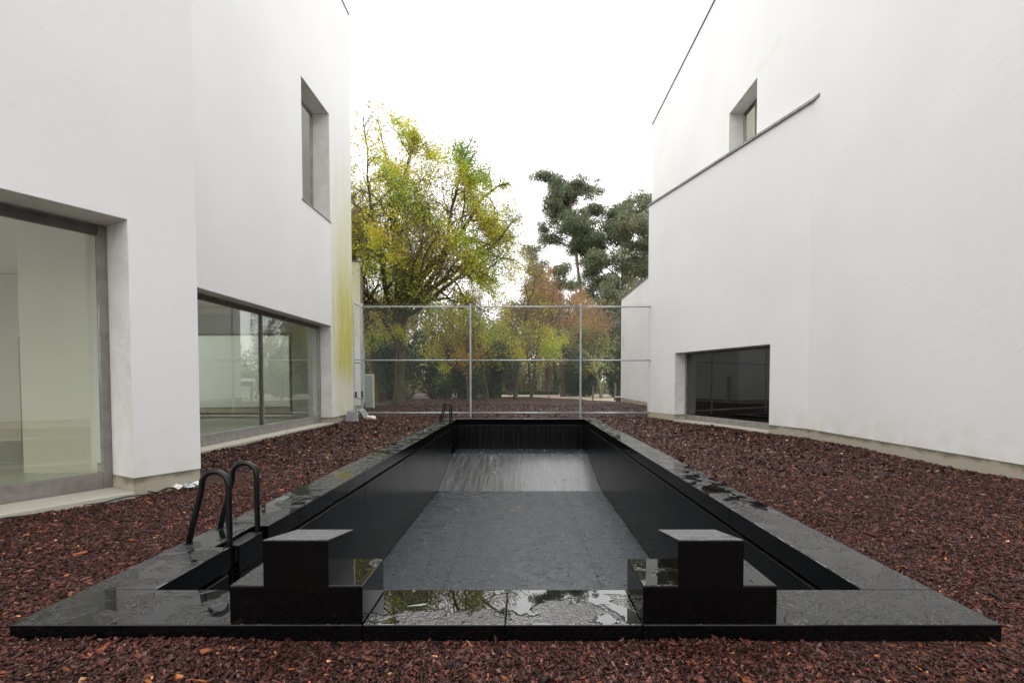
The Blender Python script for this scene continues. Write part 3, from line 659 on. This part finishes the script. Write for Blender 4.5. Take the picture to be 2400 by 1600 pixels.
# ================================================================== SMALL THINGS BY THE WALLS
def floodlight(loc, rz, tilt, label):
    t = empty('floodlight', loc, label, 'floodlight', 'floodlights at the building corner')
    GREY = plain('grey cast housing', (.33, .35, .36), .45, .3); GL = plain('floodlight face', (.14, .15, .15), .15)
    M = Matrix.Translation(loc) @ Matrix.Rotation(rz, 4, 'Z') @ Matrix.Rotation(tilt, 4, 'X')
    fr = lambda x, y, z: tuple(M @ Vector((x, y, z)))
    b = [(-.25, -.05, 0), (.25, -.05, 0), (.20, -.02, .42), (-.20, -.02, .42), (-.2, .2, .02), (.2, .2, .02), (.17, .2, .36), (-.17, .2, .36)]
    MB().add([fr(*p) for p in b], [(0, 1, 2, 3), (4, 7, 6, 5), (0, 4, 5, 1), (1, 5, 6, 2), (2, 6, 7, 3), (3, 7, 4, 0)]).build('housing', GREY, t, bevel=.015)
    g_ = [(-.21, -.056, .04), (.21, -.056, .04), (.17, -.03, .37), (-.17, -.03, .37)]
    MB().add([fr(*p) for p in g_] + [fr(p[0], p[1] + .01, p[2]) for p in g_], [(0, 1, 2, 3), (7, 6, 5, 4), (0, 4, 5, 1), (1, 5, 6, 2), (2, 6, 7, 3), (3, 7, 4, 0)]).build('face_glass', GL, t)
    MB().box(-.23, .23, -.045, .02, .423, .44, fr).build('top_lip', GALV, t)
    MB().tube([fr(-.27, .08, -.02), fr(-.27, .08, .2), fr(-.22, .08, .2)], .012, 6).build('bracket', GALV, t)
floodlight((-6.78, 19.15, .01), R(15), R(-6), 'grey boxy floodlight on the mulch against the algae stained corner')
floodlight((-6.72, 20.45, .05), R(-60), R(34), 'grey floodlight tipped over beside the fence post')
def crumple(name, loc, size, mat, seed, label, cat, grp=None, flat=.4):
    r_ = random.Random(seed); bm = bmesh.new(); bmesh.ops.create_icosphere(bm, subdivisions=2, radius=1)
    for v in bm.verts:
        k = r_.uniform(.55, 1.25); v.co = Vector((v.co.x * size[0] * k, v.co.y * size[1] * k, max(v.co.z * size[2] * k, -.3 * size[2])))
    me = bpy.data.meshes.new(name); bm.to_mesh(me); bm.free(); me.materials.append(mat)
    o = bpy.data.objects.new(name, me); COL.objects.link(o); o.location = loc; o['_o'] = tuple(loc)
    return tag(o, label, cat, grp)
RAG = plain('white rag', (.66, .62, .54), .9); PLAS = plain('grey plastic', (.45, .48, .52), .3); YEL = plain('yellow tape', (.65, .5, .03), .5)
crumple('cloth_rag', (-6.42, 20.3, .06), (.26, .14, .12), RAG, 2, 'crumpled white rag on the mulch at the fence corner', 'rag')
def onNL(s, a=-.08, z=.03): return F_NL(s, a, z)
crumple('plastic_scrap', onNL(-.36, -.06, .05), (.07, .06, .055), RAG, 3, 'cream scrap wrapped with yellow tape by the plinth', 'scrap')
crumple('tape_scrap', onNL(-.46, -.05, .045), (.03, .03, .025), YEL, 4, 'small bright yellow tape end by the plinth', 'scrap')
crumple('plastic_scrap', onNL(-.22, -.08, .045), (.09, .05, .04), PLAS, 5, 'pale grey plastic wrapping scrap nearest the building corner edge', 'scrap')
crumple('plastic_scrap', onNL(-.10, -.06, .05), (.08, .05, .045), plain('white plastic', (.7, .72, .75), .35), 6, 'white plastic wrapping scrap at the plinth end', 'scrap')
pts = [onNL(s, -.05 + .015 * math.sin(s * 7), .035 + .012 * math.sin(s * 11)) for s in np.linspace(-6, .02, 60)]
tag(MB().tube(pts, .008, 6).build('black_cable', PB, smooth=True), 'thin black cable lying along the near left plinth', 'cable')
pts = [onNL(s, -.07 + .02 * math.sin(s * 19), .05 + .02 * math.sin(s * 23)) for s in np.linspace(-.75, .02, 30)]
tag(MB().tube(pts, .011, 6).build('black_cable', PB, smooth=True), 'short looped black cable among the plastic scraps', 'cable')
gl = empty('ground_lamp', (7.6, 38.6, 0), 'small dark ground floodlight with white top at the low wing', 'lamp')
MB().box(7.42, 7.78, 38.45, 38.75, .0, .34).build('housing', PB, gl, bevel=.02); MB().box(7.36, 7.84, 38.40, 38.80, .342, .42).build('lid', plain('white lid', (.75, .75, .75), .5), gl, bevel=.01)

# bollards, low hedge and stone gate posts by the path
for x, y, h, r_, lab in ((2.6, 48.5, 1.25, .06, 'slim weathered wooden post at the path edge nearest the thin tree'), (-1.4, 51.5, 1.1, .05, 'slim weathered wooden post at the path edge farthest left'),
                         (6.1, 42.3, 1.25, .08, 'stout weathered wooden post at the path edge right of the fence post'), (7.72, 40.6, 1.5, .1, 'thick dark wooden post beside the low wing corner')):
    p = MB().tube([(x, y, -.1), (x + .01, y, h * .7), (x + .015, y, h)], [r_, r_ * .96, r_ * .85], 9).build('wooden_post', WOOD, smooth=False); tag(p, lab, 'post', 'wooden posts along the path')
def stone_post(x, y, label):
    t = empty('gate_post', (x, y, 0), label, 'gate post', 'stone gate posts'); ST = plain('warm granite', (.36, .29, .2), .9, var=.3, scale=6)
    MB().box(x - .32, x + .32, y - .32, y + .32, -.1, .85).build('shaft', ST, t, bevel=.04)
    MB().box(x - .40, x + .40, y - .40, y + .40, .852, .98).build('capstone', ST, t, bevel=.03)
    r_ = random.Random(int(x * 10)); bm = bmesh.new(); bmesh.ops.create_icosphere(bm, subdivisions=2, radius=.36)
    for v in bm.verts: v.co = Vector((v.co.x * r_.uniform(.9, 1.1) + x, v.co.y + y, v.co.z * r_.uniform(.8, 1.0) + 1.28))
    me = bpy.data.meshes.new('finial'); bm.to_mesh(me); bm.free(); me.materials.append(ST); o = bpy.data.objects.new('finial', me); COL.objects.link(o); adopt(o, t)
stone_post(4.75, 58, 'squat stone gate post with boulder cap at the hedge end by dark shrubs'); stone_post(-4.05, 60, 'squat stone gate post at the far left end of the low hedge')

# ================================================================== VEGETATION
PAL = dict(
    autumn=[(.15, .22, .06), (.22, .29, .05), (.30, .36, .05), (.40, .40, .045), (.50, .44, .04), (.40, .32, .05), (.25, .19, .08), (.20, .15, .08)],
    lime=[(.30, .36, .05), (.42, .42, .05), (.22, .30, .05), (.55, .42, .04)],
    pale=[(.26, .29, .10), (.30, .31, .08), (.20, .24, .08), (.36, .29, .08)],
    rust=[(.34, .20, .11), (.28, .165, .10), (.38, .24, .11), (.24, .16, .11), (.44, .27, .10)],
    euca=[(.135, .165, .085), (.105, .135, .075), (.17, .195, .10), (.085, .11, .062), (.235, .23, .115)],
    dark=[(.034, .062, .030), (.046, .080, .038), (.028, .050, .026), (.062, .096, .048)],
    holly=[(.034, .062, .036), (.046, .080, .046), (.062, .10, .058), (.028, .050, .03)],
    brown=[(.20, .15, .075), (.16, .12, .065), (.24, .19, .07), (.14, .13, .06), (.28, .2, .08)],
    gold=[(.50, .34, .04), (.45, .26, .04), (.42, .38, .05), (.36, .2, .05)])
def colours(c, pal, r, clump=1.6):
    """tint per leaf: neighbours lean to the same hue"""
    P = np.array(PAL[pal]); ph = r.uniform(0, 6.28, 6)
    f = np.sin(c[:, 0] * clump + ph[0] + np.sin(c[:, 2] * clump * .8 + ph[1])) + np.sin(c[:, 1] * clump * 1.1 + ph[2]) + np.sin(c[:, 2] * clump * 1.2 + ph[3] + c[:, 0] * .6)
    k = np.clip((f / 6 + .5) * len(P) + r.normal(0, .9, len(c)), 0, len(P) - 1).astype(int)
    return np.clip(P[k] * r.uniform(.75, 1.4, (len(c), 1)) * (1.2 if pal in ('autumn', 'lime', 'gold', 'pale') else 1.0), 0, .75)
def grow(seed, base, spec, lean=(0, 0, 1), env=None):
    """recursive skeleton: returns branches (points, radii, level) and twig points that carry leaves"""
    r = random.Random(seed); br = []; tips = []
    def go(lv, p, d, L, rad):
        s = spec[lv]; n = s['seg']; pts = [p]; rr = [rad]; cur = d.normalized()
        for i in range(n):
            cur = (cur + Vector((r.gauss(0, 1), r.gauss(0, 1), r.gauss(0, 1))) * s['wig'] + Vector((0, 0, s['up']))).normalized()
            if env and i and lv and not env(p + cur * (L / n)): break
            p = p + cur * (L / n); pts.append(p); rr.append(rad * (1 - (1 - s['tap']) * (i + 1) / n))
        n = len(pts) - 1; br.append((pts, rr, lv))
        if lv == len(spec) - 1:
            tips.extend(pts[1:]); return
        q = spec[lv + 1]; az = r.uniform(0, 6.28)
        for k in range(s['kids']):
            t = s['from'] + (1 - s['from']) * (k + r.uniform(.2, .8)) / s['kids']; f = t * n; i = min(int(f), n - 1)
            o = pts[i].lerp(pts[i + 1], f - i); ax = (pts[i + 1] - pts[i]).normalized()
            az += 2.4 + r.uniform(-.5, .5); an = r.uniform(*q['ang'])
            side = ax.orthogonal().normalized(); side = Matrix.Rotation(az, 3, ax) @ side
            dd = ax * math.cos(an) + side * math.sin(an)
            ll = q['len'] * (1 - q.get('short', .45) * t * (1 if lv == 0 else .7)) * r.uniform(.7, 1.25)
            go(lv + 1, o, dd, ll, max(rr[i] * q['rad'], .008))
        if s.get('lead', 1): go(lv + 1, p, cur, q['len'] * .8, rr[-1] * .9)
    go(0, Vector(base), Vector(lean), spec[0]['len'], spec[0]['rad'])
    return br, tips
def branch_mesh(br, minr=0.0):
    mb = MB()
    for pts, rr, lv in br:
        if rr[0] < minr: continue
        mb.tube(pts, rr, (9, 6, 4, 3, 3)[min(lv, 4)], caps=False)
    return mb
def tree(name, base, spec, seed, bark, pal, nleaf, lsize, spread, label, cat='tree', group=None, lean=(0, 0, 1), leafmat=LEAF, cut=None, drop=.0, extra=None, squash=1.0, clump=1.6, flare=True, lobes=None, gap=.75, env=None):
    t = empty(name, base, label, cat, group)
    br, tips = grow(seed, base, spec, lean, env)
    if extra:
        for k, (s2, b2, l2, sp2) in enumerate(extra):
            b, tp = grow(s2, b2, sp2, l2, env); br += b; tips += tp
    if flare: br[0][1][0] *= 1.35
    branch_mesh(br).build('trunk', bark, t, smooth=True)
    r = np.random.default_rng(seed); T = np.array([tuple(p) for p in tips])
    if cut is not None: T = T[cut(T)]
    ph = r.uniform(0, 6.28, 6); k_ = 1.25
    f = np.sin(T[:, 0] * k_ + ph[0] + np.sin(T[:, 2] * k_ * .9 + ph[1])) + np.sin(T[:, 1] * k_ + ph[2] + T[:, 0] * .5) + np.sin(T[:, 2] * k_ * 1.1 + ph[3] + np.sin(T[:, 0] * k_ + ph[4]))
    if lobes:                                                       # foliage held in rounded masses at the branch ends
        M_, r0, r1 = lobes; lc = T[r.integers(0, len(T), M_)] + r.normal(0, .5, (M_, 3)); lr = r.uniform(r0, r1, M_); kk = r.choice(M_, nleaf, p=lr ** 2 / (lr ** 2).sum())
        d = r.normal(size=(nleaf, 3)); d /= np.linalg.norm(d, axis=1, keepdims=True)
        c = lc[kk] + d * (lr[kk] * r.uniform(0, 1, nleaf) ** .45)[:, None] * np.array([1.15, 1.15, .72])
    else:
        wt = np.exp(gap * f) * r.lognormal(0, .7, len(T)); wt /= wt.sum()
        c = T[r.choice(len(T), nleaf, p=wt)] + r.normal(0, 1, (nleaf, 3)) * np.array([spread, spread, spread * squash]) - np.array([0, 0, drop])
    c[:, 2] = np.maximum(c[:, 2], .15)
    V, Q = leafquads(c, lsize, r); npmesh('crown', V, Q, leafmat, t, col=np.repeat(colours(c, pal, r, clump), 4, 0))
    return t
def S(seg, L, rad, kids, frm, ang=(.5, 1), wig=.12, up=.03, tap=.55, lead=1, short=.45): return dict(seg=seg, len=L, rad=rad, kids=kids, ang=ang, wig=wig, up=up, tap=tap, lead=lead, short=short) | {'from': frm}

# the big tree with yellow green autumn leaves
def LIMB(L_, r_=.24): return [S(8, L_, r_, 10, .2, (.45, 1.2), .13, .01, .3, short=.1), S(6, 5.2, .5, 8, .12, (.5, 1.15), .2, -.01, .35), S(5, 2.5, .5, 5, .15, (.4, 1.1), .24, -.08, .4), S(4, 1.35, .55, 0, 0, (.4, 1.0), .22, -.16, .4)]
tree('autumn_tree', (-8.65, 33.6, 0), [S(7, 6.6, .38, 6, .60, wig=.05, up=.1, tap=.75), S(8, 9.6, .52, 9, .2, (.5, 1.2), .16, .03, .3, short=.1), S(6, 5.2, .5, 8, .12, (.5, 1.15), .2, -.01, .35), S(5, 2.5, .5, 5, .15, (.4, 1.1), .24, -.08, .4), S(4, 1.35, .55, 0, 0, (.4, 1.0), .22, -.16, .4)],
     21, BARK, 'autumn', 125000, .112, .17, 'large spreading autumn tree with yellow green leaves behind the fence left of centre', lean=(.03, 0, 1), drop=.15, clump=1.1,
     extra=[(22, (-8.45, 33.6, 6.0), (.80, -.15, .50), LIMB(9.5)), (26, (-8.5, 33.6, 6.6), (.52, .25, .85), LIMB(11.5, .27)), (27, (-8.6, 33.6, 6.9), (.18, -.2, 1), LIMB(12.5, .27)), (28, (-8.6, 33.6, 6.3), (.75, .3, .75), LIMB(10)), (30, (-8.8, 33.5, 5.6), (-.75, -.5, .35), LIMB(6.5, .22)), (32, (-8.7, 33.5, 6.2), (-.35, -.6, .75), LIMB(9, .22))],
     gap=.85, env=lambda p: ((p.x + 8.6) / 9.2) ** 2 + ((p.y - 33.6) / 8.0) ** 2 + ((p.z - 9.0) / 11.0) ** 2 < 1 and p.z > 3.2)
# pale leafed tall tree behind it, forked trunk
tree('tall_tree', (-11.5, 38.5, 0), [S(8, 10.5, .34, 5, .55, wig=.06, up=.08, tap=.7), S(6, 7.4, .55, 7, .25, (.3, .9), .14, .10, .3), S(5, 4.0, .5, 6, .2, (.4, 1.0), .2, .03, .35), S(4, 2.0, .5, 0, 0, (.4, 1.0), .2, -.02, .4)],
     5, BARK, 'pale', 24000, .12, .22, 'tall forked tree with sparse pale leaves rising behind the left building corner', lean=(.02, 0, 1))
tree('yellow_tree', (-4.3, 39, 0), [S(6, 5.0, .17, 7, .45, wig=.07, up=.1, tap=.65), S(6, 4.4, .55, 7, .2, (.5, 1.2), .17, .02, .3, short=.2), S(5, 2.4, .5, 6, .15, (.5, 1.1), .2, -.04, .35), S(4, 1.3, .5, 0, 0, (.4, 1.0), .2, -.12, .4)],
     83, BARK, 'autumn', 12000, .115, .20, 'yellow leafed tree overlapping the right side of the big autumn tree', drop=.2, clump=1.0)
# bronze leafed tree
tree('rust_tree', (4.3, 52, 0), [S(6, 6.2, .24, 8, .5, wig=.06, up=.1, tap=.7), S(6, 6.6, .55, 8, .2, (.45, 1.1), .16, .04, .3, short=.2), S(5, 3.2, .5, 6, .15, (.5, 1.1), .2, .0, .35), S(4, 1.6, .5, 0, 0, (.4, 1.0), .2, -.04, .4)],
     9, BARK_B, 'rust', 26000, .15, .36, 'rust and bronze leafed tree in the middle below the eucalyptus', clump=.9)
tree('olive_tree', (-1.6, 58, 0), [S(6, 6.5, .26, 7, .45, wig=.06, up=.1, tap=.7), S(6, 6.4, .55, 7, .2, (.4, 1.0), .16, .06, .3), S(5, 3.2, .5, 6, .15, (.5, 1.1), .2, .0, .35), S(4, 1.5, .5, 0, 0, (.4, 1.0), .2, -.04, .4)],
     19, BARK_B, 'brown', 16000, .16, .38, 'brownish half bare tree behind the right side of the big autumn tree')
tree('olive_tree', (-16, 55, 0), [S(6, 8.5, .3, 8, .35, wig=.06, up=.1, tap=.7), S(6, 8.0, .55, 7, .2, (.4, 1.1), .16, .06, .3), S(5, 4, .5, 6, .15, (.5, 1.1), .2, .0, .35), S(4, 1.8, .5, 0, 0, (.4, 1.0), .2, -.04, .4)],
     119, BARK_B, 'brown', 22000, .18, .5, 'brownish tree showing through the crown of the big autumn tree')
tree('lime_tree', (.7, 44, 0), [S(6, 5.4, .12, 7, .45, wig=.08, up=.1, tap=.6), S(5, 3.3, .55, 6, .2, (.5, 1.1), .16, .06, .3), S(4, 1.8, .5, 5, .15, (.5, 1.1), .2, .0, .35), S(3, .9, .5, 0, 0, (.4, 1.0), .2, -.08, .4)],
     23, BARK, 'lime', 4500, .12, .22, 'slender young tree with bright lime and yellow leaves behind the middle fence bay')
tree('gold_tree', (-2.9, 39.5, 0), [S(6, 4.6, .10, 6, .4, wig=.09, up=.1, tap=.6), S(5, 3.0, .55, 6, .2, (.6, 1.2), .16, .0, .3), S(4, 1.6, .5, 5, .15, (.5, 1.1), .2, -.05, .35), S(3, .9, .5, 0, 0, (.4, 1.0), .2, -.12, .4)],
     29, BARK, 'gold', 3800, .12, .2, 'small golden leafed tree behind the fence post')
tree('thin_tree', (-.75, 45.5, 0), [S(7, 9.5, .17, 8, .3, wig=.05, up=.06, tap=.5), S(5, 3.6, .5, 7, .2, (.5, 1.1), .18, .03, .3), S(4, 1.7, .5, 5, .15, (.5, 1.1), .2, -.03, .35), S(3, .9, .5, 0, 0, (.4, 1.0), .2, -.08, .4)],
     31, BARK, 'brown', 4000, .13, .25, 'slim dark trunked tree standing in the mulch left of the thinner sapling', lean=(.05, 0, 1), group='slim bare trees in the mulch')
tree('thin_tree', (.85, 49, 0), [S(7, 7.5, .12, 7, .35, wig=.06, up=.06, tap=.5), S(5, 3.2, .5, 6, .2, (.5, 1.1), .18, .03, .3), S(4, 1.5, .5, 5, .15, (.5, 1.1), .2, -.03, .35), S(3, .8, .5, 0, 0, (.4, 1.0), .2, -.08, .4)],
     33, BARK, 'brown', 2500, .13, .22, 'thinner sapling just right of the slim dark trunked tree', group='slim bare trees in the mulch')
tree('lichen_tree', (7.6, 47, 0), [S(6, 4.2, .15, 6, .4, wig=.10, up=.06, tap=.6), S(5, 4.0, .55, 6, .2, (.5, 1.2), .2, .04, .3), S(4, 2.0, .5, 5, .15, (.5, 1.1), .22, .0, .35), S(3, 1.0, .5, 0, 0, (.4, 1.0), .2, 0, .4)],
     37, BARK_L, 'pale', 2500, .12, .25, 'bare lichen covered small tree beside the low white wing', lean=(-.05, 0, 1))
for k, (x, y, h, rad, lab) in enumerate(((3.2, 63, 10, .42, 'broad reddish bare trunk behind the low hedge'), (6.0, 66, 11, .38, 'reddish trunk right of the broad one behind the fence post'), (2.0, 61, 8, .24, 'ivy green pale trunk behind the low hedge'))):
    tree('conifer', (x, y, 0), [S(7, h, rad, 9, .55, wig=.02, up=.05, tap=.5), S(5, 3.0, .35, 6, .2, (.8, 1.4), .14, .02, .3), S(4, 1.5, .5, 0, 0, (.5, 1.1), .2, -.03, .35)], 41 + k, (BARK_B, BARK_B, BARK_L)[k], ('rust', 'brown', 'dark')[k], 4500, .18, .4, lab, group='straight trunks behind the hedge')
# eucalyptus pair
def euca(base, H_, W_, seed, nleaf, label, lean, kids, frm, zmin, lobes):
    return tree('eucalyptus_tree', base, [S(8, H_, .40, kids, frm, wig=.03, up=.015, tap=.45, lead=0), S(6, W_, .6, 7, .3, (.5, 1.25), .13, .06, .3, short=.15), S(5, W_ * .45, .5, 6, .3, (.4, 1.0), .18, .06, .35), S(4, W_ * .2, .5, 0, 0, (.4, 1.0), .2, -.02, .4)],
         seed, BARK_E, 'euca', nleaf, .21, .6, label, group='eucalyptus trees above the low wing', lean=lean, leafmat=EVERG, clump=.7, cut=zmin, lobes=lobes)
euca((11.6, 80, 0), 33, 5.6, 52, 60000, 'tallest slim eucalyptus with rounded crown leaning left', (-.125, 0, 1), 10, .70, lambda T: (T[:, 2] > 19) & (np.abs(T[:, 0] - 7.9) < 5.0), (115, .6, 1.6))
euca((15.4, 80, 0), 23.5, 9.5, 57, 130000, 'broad eucalyptus crown partly hidden by the right building', (.0, 0, 1), 14, .45, lambda T: (T[:, 2] > 11) & (T[:, 0] > 8.6), (310, .6, 1.7))
EV = [S(6, 14, .32, 9, .4, wig=.05, up=.08, tap=.6), S(6, 6.0, .5, 7, .2, (.4, 1.1), .15, .06, .3), S(5, 3, .5, 6, .15, (.5, 1.1), .2, .0, .35), S(4, 1.5, .5, 0, 0, (.4, 1.0), .2, -.04, .4)]
tree('evergreen_tree', (4.8, 70, 0), EV, 61, BARK_B, 'euca', 36000, .20, .5, 'dense dark evergreen tree left of and below the tall eucalyptus', leafmat=EVERG, clump=.8, lobes=(80, .7, 1.5))
tree('evergreen_tree', (13.0, 66, 0), [dict(EV[0], len=10)] + EV[1:], 67, BARK_B, 'euca', 36000, .20, .5, 'dense green tree just above the roof slope of the low wing', leafmat=EVERG, clump=.8, lobes=(90, .7, 1.5))

def shrub(name, base, rx, ry, rz, seed, pal, n, lsize, label, group):
    """evergreen shrub: leaves spread over uneven lobes, stems inside"""
    t = empty(name, base, label, 'shrub', group); r = np.random.default_rng(seed); L = 16
    lc = r.normal(0, .42, (L, 3)) * np.array([rx, ry, rz * .75]) + np.array([0, 0, rz * .55]); lr = r.uniform(.28, .55, L)
    k = r.integers(0, L, n); d = r.normal(size=(n, 3)); d /= np.linalg.norm(d, axis=1, keepdims=True)
    c = lc[k] + d * (lr[k] * r.uniform(.55, 1.05, n) ** .6)[:, None] * np.array([rx, ry, rz]) * .8 + np.array(base)
    c[:, 2] = np.abs(c[:, 2] - .05) + .05
    V, Q = leafquads(c, lsize, r); npmesh('foliage', V, Q, EVERG, t, col=np.repeat(colours(c, pal, r, 1.2), 4, 0))
    mb = MB(); rr = random.Random(seed)
    for i in range(7):
        q = lc[i]; mb.tube([Vector(base) + Vector((rr.uniform(-.2, .2), rr.uniform(-.2, .2), -.05)), Vector(base) + Vector(q) * .5, Vector(base) + Vector(q)], [.06, .045, .02], 5)
    mb.build('stem', BARK_B, t)
for i, (x, y, rx, ry, rz, n, lab) in enumerate((
        (-12.0, 43, 2.6, 2, 5.6, 16000, 'dark evergreen shrub leftmost, behind the open door'), (-8.6, 46, 3.0, 2, 6.6, 20000, 'tall dark evergreen shrub behind the big trunk'),
        (-5.6, 45, 2.8, 1.8, 7.4, 21000, 'tallest dark evergreen shrub right of the big trunk'), (-3.2, 48, 2.2, 1.8, 5.0, 14000, 'dark evergreen shrub behind the golden tree at the fence post'),
        (6.6, 53, 3.0, 2.0, 5.4, 20000, 'wide dark holly shrub behind the right fence bay'), (9.6, 50, 2.8, 2.0, 6.8, 18000, 'tall dark shrub partly hidden by the low wing'))):
    shrub('evergreen_shrub', (x, y, 0), rx, ry, rz, 71 + i, 'holly' if i > 3 else 'dark', n, .15, lab, 'dark evergreen shrubs behind the fence')
# low clipped hedge
r = np.random.default_rng(90); n = 7000; c = np.stack([r.uniform(-3.6, 4.3, n), 59.5 + r.uniform(-.35, .35, n), r.uniform(0, .5, n)], -1)
h_ = empty('low_hedge', (.4, 59.5, 0), 'low clipped green hedge between the two stone gate posts', 'hedge')
V, Q = leafquads(c, .13, r); npmesh('foliage', V, Q, EVERG, h_, col=np.repeat(np.array([(.10, .14, .05)]) * r.uniform(.6, 1.3, (n, 1)), 4, 0))
MB().box(-3.5, 4.2, 59.25, 59.75, -.05, .38).build('inner_growth', plain('hedge core', (.03, .04, .015), .9), h_)

# the wood behind, one mass of half bare growth
r = np.random.default_rng(101); V = []; Q = []; C_ = []; off = 0; tr = MB(); rr = random.Random(3)
for k in range(46):
    x = rr.uniform(-42, 34); y = rr.uniform(72, 100); H_ = rr.uniform(8.5, 14) + (4 if x < -6 else 0) - (2.5 if -2 < x < 10 else 0)
    n = 1500; W_ = rr.uniform(2.4, 4.2)
    L = 12; lc = np.stack([r.normal(0, W_ * .5, L), r.normal(0, W_ * .5, L), r.uniform(.22, .95, L) * H_], -1); kk = r.integers(0, L, n)
    c = lc[kk] + r.normal(0, 1, (n, 3)) * np.array([1.1, 1.1, .85]) + np.array([x, y, 0]); c[:, 2] = np.abs(c[:, 2])
    v, q = leafquads(c, .30, r); V.append(v); Q.append(q + off); off += len(v)
    C_.append(np.repeat(colours(c, ('brown', 'pale', 'dark', 'brown', 'rust')[k % 5], r, .6) * (.8 if k % 5 != 2 else 1.0), 4, 0))
    tr.tube([(x, y, -.2), (x + rr.uniform(-.4, .4), y, H_ * .5), (x + rr.uniform(-.8, .8), y, H_ * .95)], [.22, .15, .04], 6)
    for j in range(9):
        q_ = lc[j]; tr.tube([(x, y, H_ * rr.uniform(.25, .6)), (x + q_[0] * .5, y + q_[1] * .5, q_[2] * .9), (x + q_[0], y + q_[1], q_[2] + 1.0)], [.07, .05, .015], 4)
for k in range(70):
    x = rr.uniform(-48, 40); y = rr.uniform(66, 108); H_ = rr.uniform(2.5, 5.5); W_ = rr.uniform(2.2, 4.5); n = 900
    c = r.normal(0, 1, (n, 3)) * np.array([W_ * .6, W_ * .5, H_ * .45]) + np.array([x, y, H_ * .35]); c[:, 2] = np.abs(c[:, 2])
    v, q = leafquads(c, .34, r); V.append(v); Q.append(q + off); off += len(v)
    C_.append(np.repeat(colours(c, ('brown', 'dark', 'pale', 'dark')[k % 4], r, .6) * .9, 4, 0))
wd = empty('woodland', (-4, 86, 0), 'distant brown and olive half bare woodland filling the gaps between nearer trees', 'woodland'); wd['kind'] = 'stuff'
tag(npmesh('foliage', np.concatenate(V), np.concatenate(Q), LEAF, wd, col=np.concatenate(C_)), kind='stuff')
tag(tr.build('trunks', BARK_B, wd), kind='stuff')

# ================================================================== parked van, seen mirrored in the left window
vn = empty('parked_van', (11.2, 46.0, 0), 'small white van parked on the path, mirrored in the left lower window', 'van')
VW = plain('white van paint', (.72, .74, .74), .3, var=.03); TY = plain('tyre rubber', (.02, .02, .02), .8); VG = plain('van glass', (.03, .035, .04), .08); VR = plain('red lamp', (.35, .02, .02), .3)
vx, vy = 11.2, 46.0
prof = [(-2.1, .35), (2.1, .35), (2.15, .8), (1.95, 1.0), (1.25, 1.15), (.75, 1.75), (.45, 1.85), (-1.95, 1.88), (-2.1, 1.7)]
n = len(prof); M = Matrix.Translation((vx, vy, 0)) @ Matrix.Rotation(R(62), 4, 'Z'); fr = lambda x, y, z: tuple(M @ Vector((x, y, z)))
b = MB(); b.add([fr(x, -.82 + .10 * max(0, z - 1) , z) for x, z in prof] + [fr(x, .82 - .10 * max(0, z - 1), z) for x, z in prof], [tuple(range(n)), tuple(range(2 * n - 1, n - 1, -1))] + [(i, n + i, n + (i + 1) % n, (i + 1) % n) for i in range(n)])
b.build('body', VW, vn, bevel=.05)
for x in (-1.35, 1.35):
    for s_ in (-1, 1):
        wh = MB().tube([fr(x, s_ * .64, .31), fr(x, s_ * .85, .31)], .31, 18).build('wheel', TY, vn)
        MB().tube([fr(x, s_ * .852, .31), fr(x, s_ * .862, .31)], .18, 14).build('rim', GALV, wh)
for s_ in (-1, 1):
    MB().box(.1, 1.0, s_ * .835 - .006, s_ * .835 + .006, 1.12, 1.42, fr).build('side_window', VG, vn)
    MB().box(-2.13, -2.09, s_ * .7 - .07, s_ * .7 + .07, .8, 1.15, fr).build('tail_light', VR, vn)
MB().box(-2.125, -2.095, -.55, .55, 1.2, 1.6, fr).build('rear_window', VG, vn)
MB().box(-2.2, -2.09, -.8, .8, .36, .55, fr).build('bumper', VW, vn, bevel=.03)
MB().box(-2.13, -2.103, -.24, .24, .72, .84, fr).build('number_plate', CREAM, vn)

for o in bpy.data.objects:
    if '_o' in o: del o['_o']
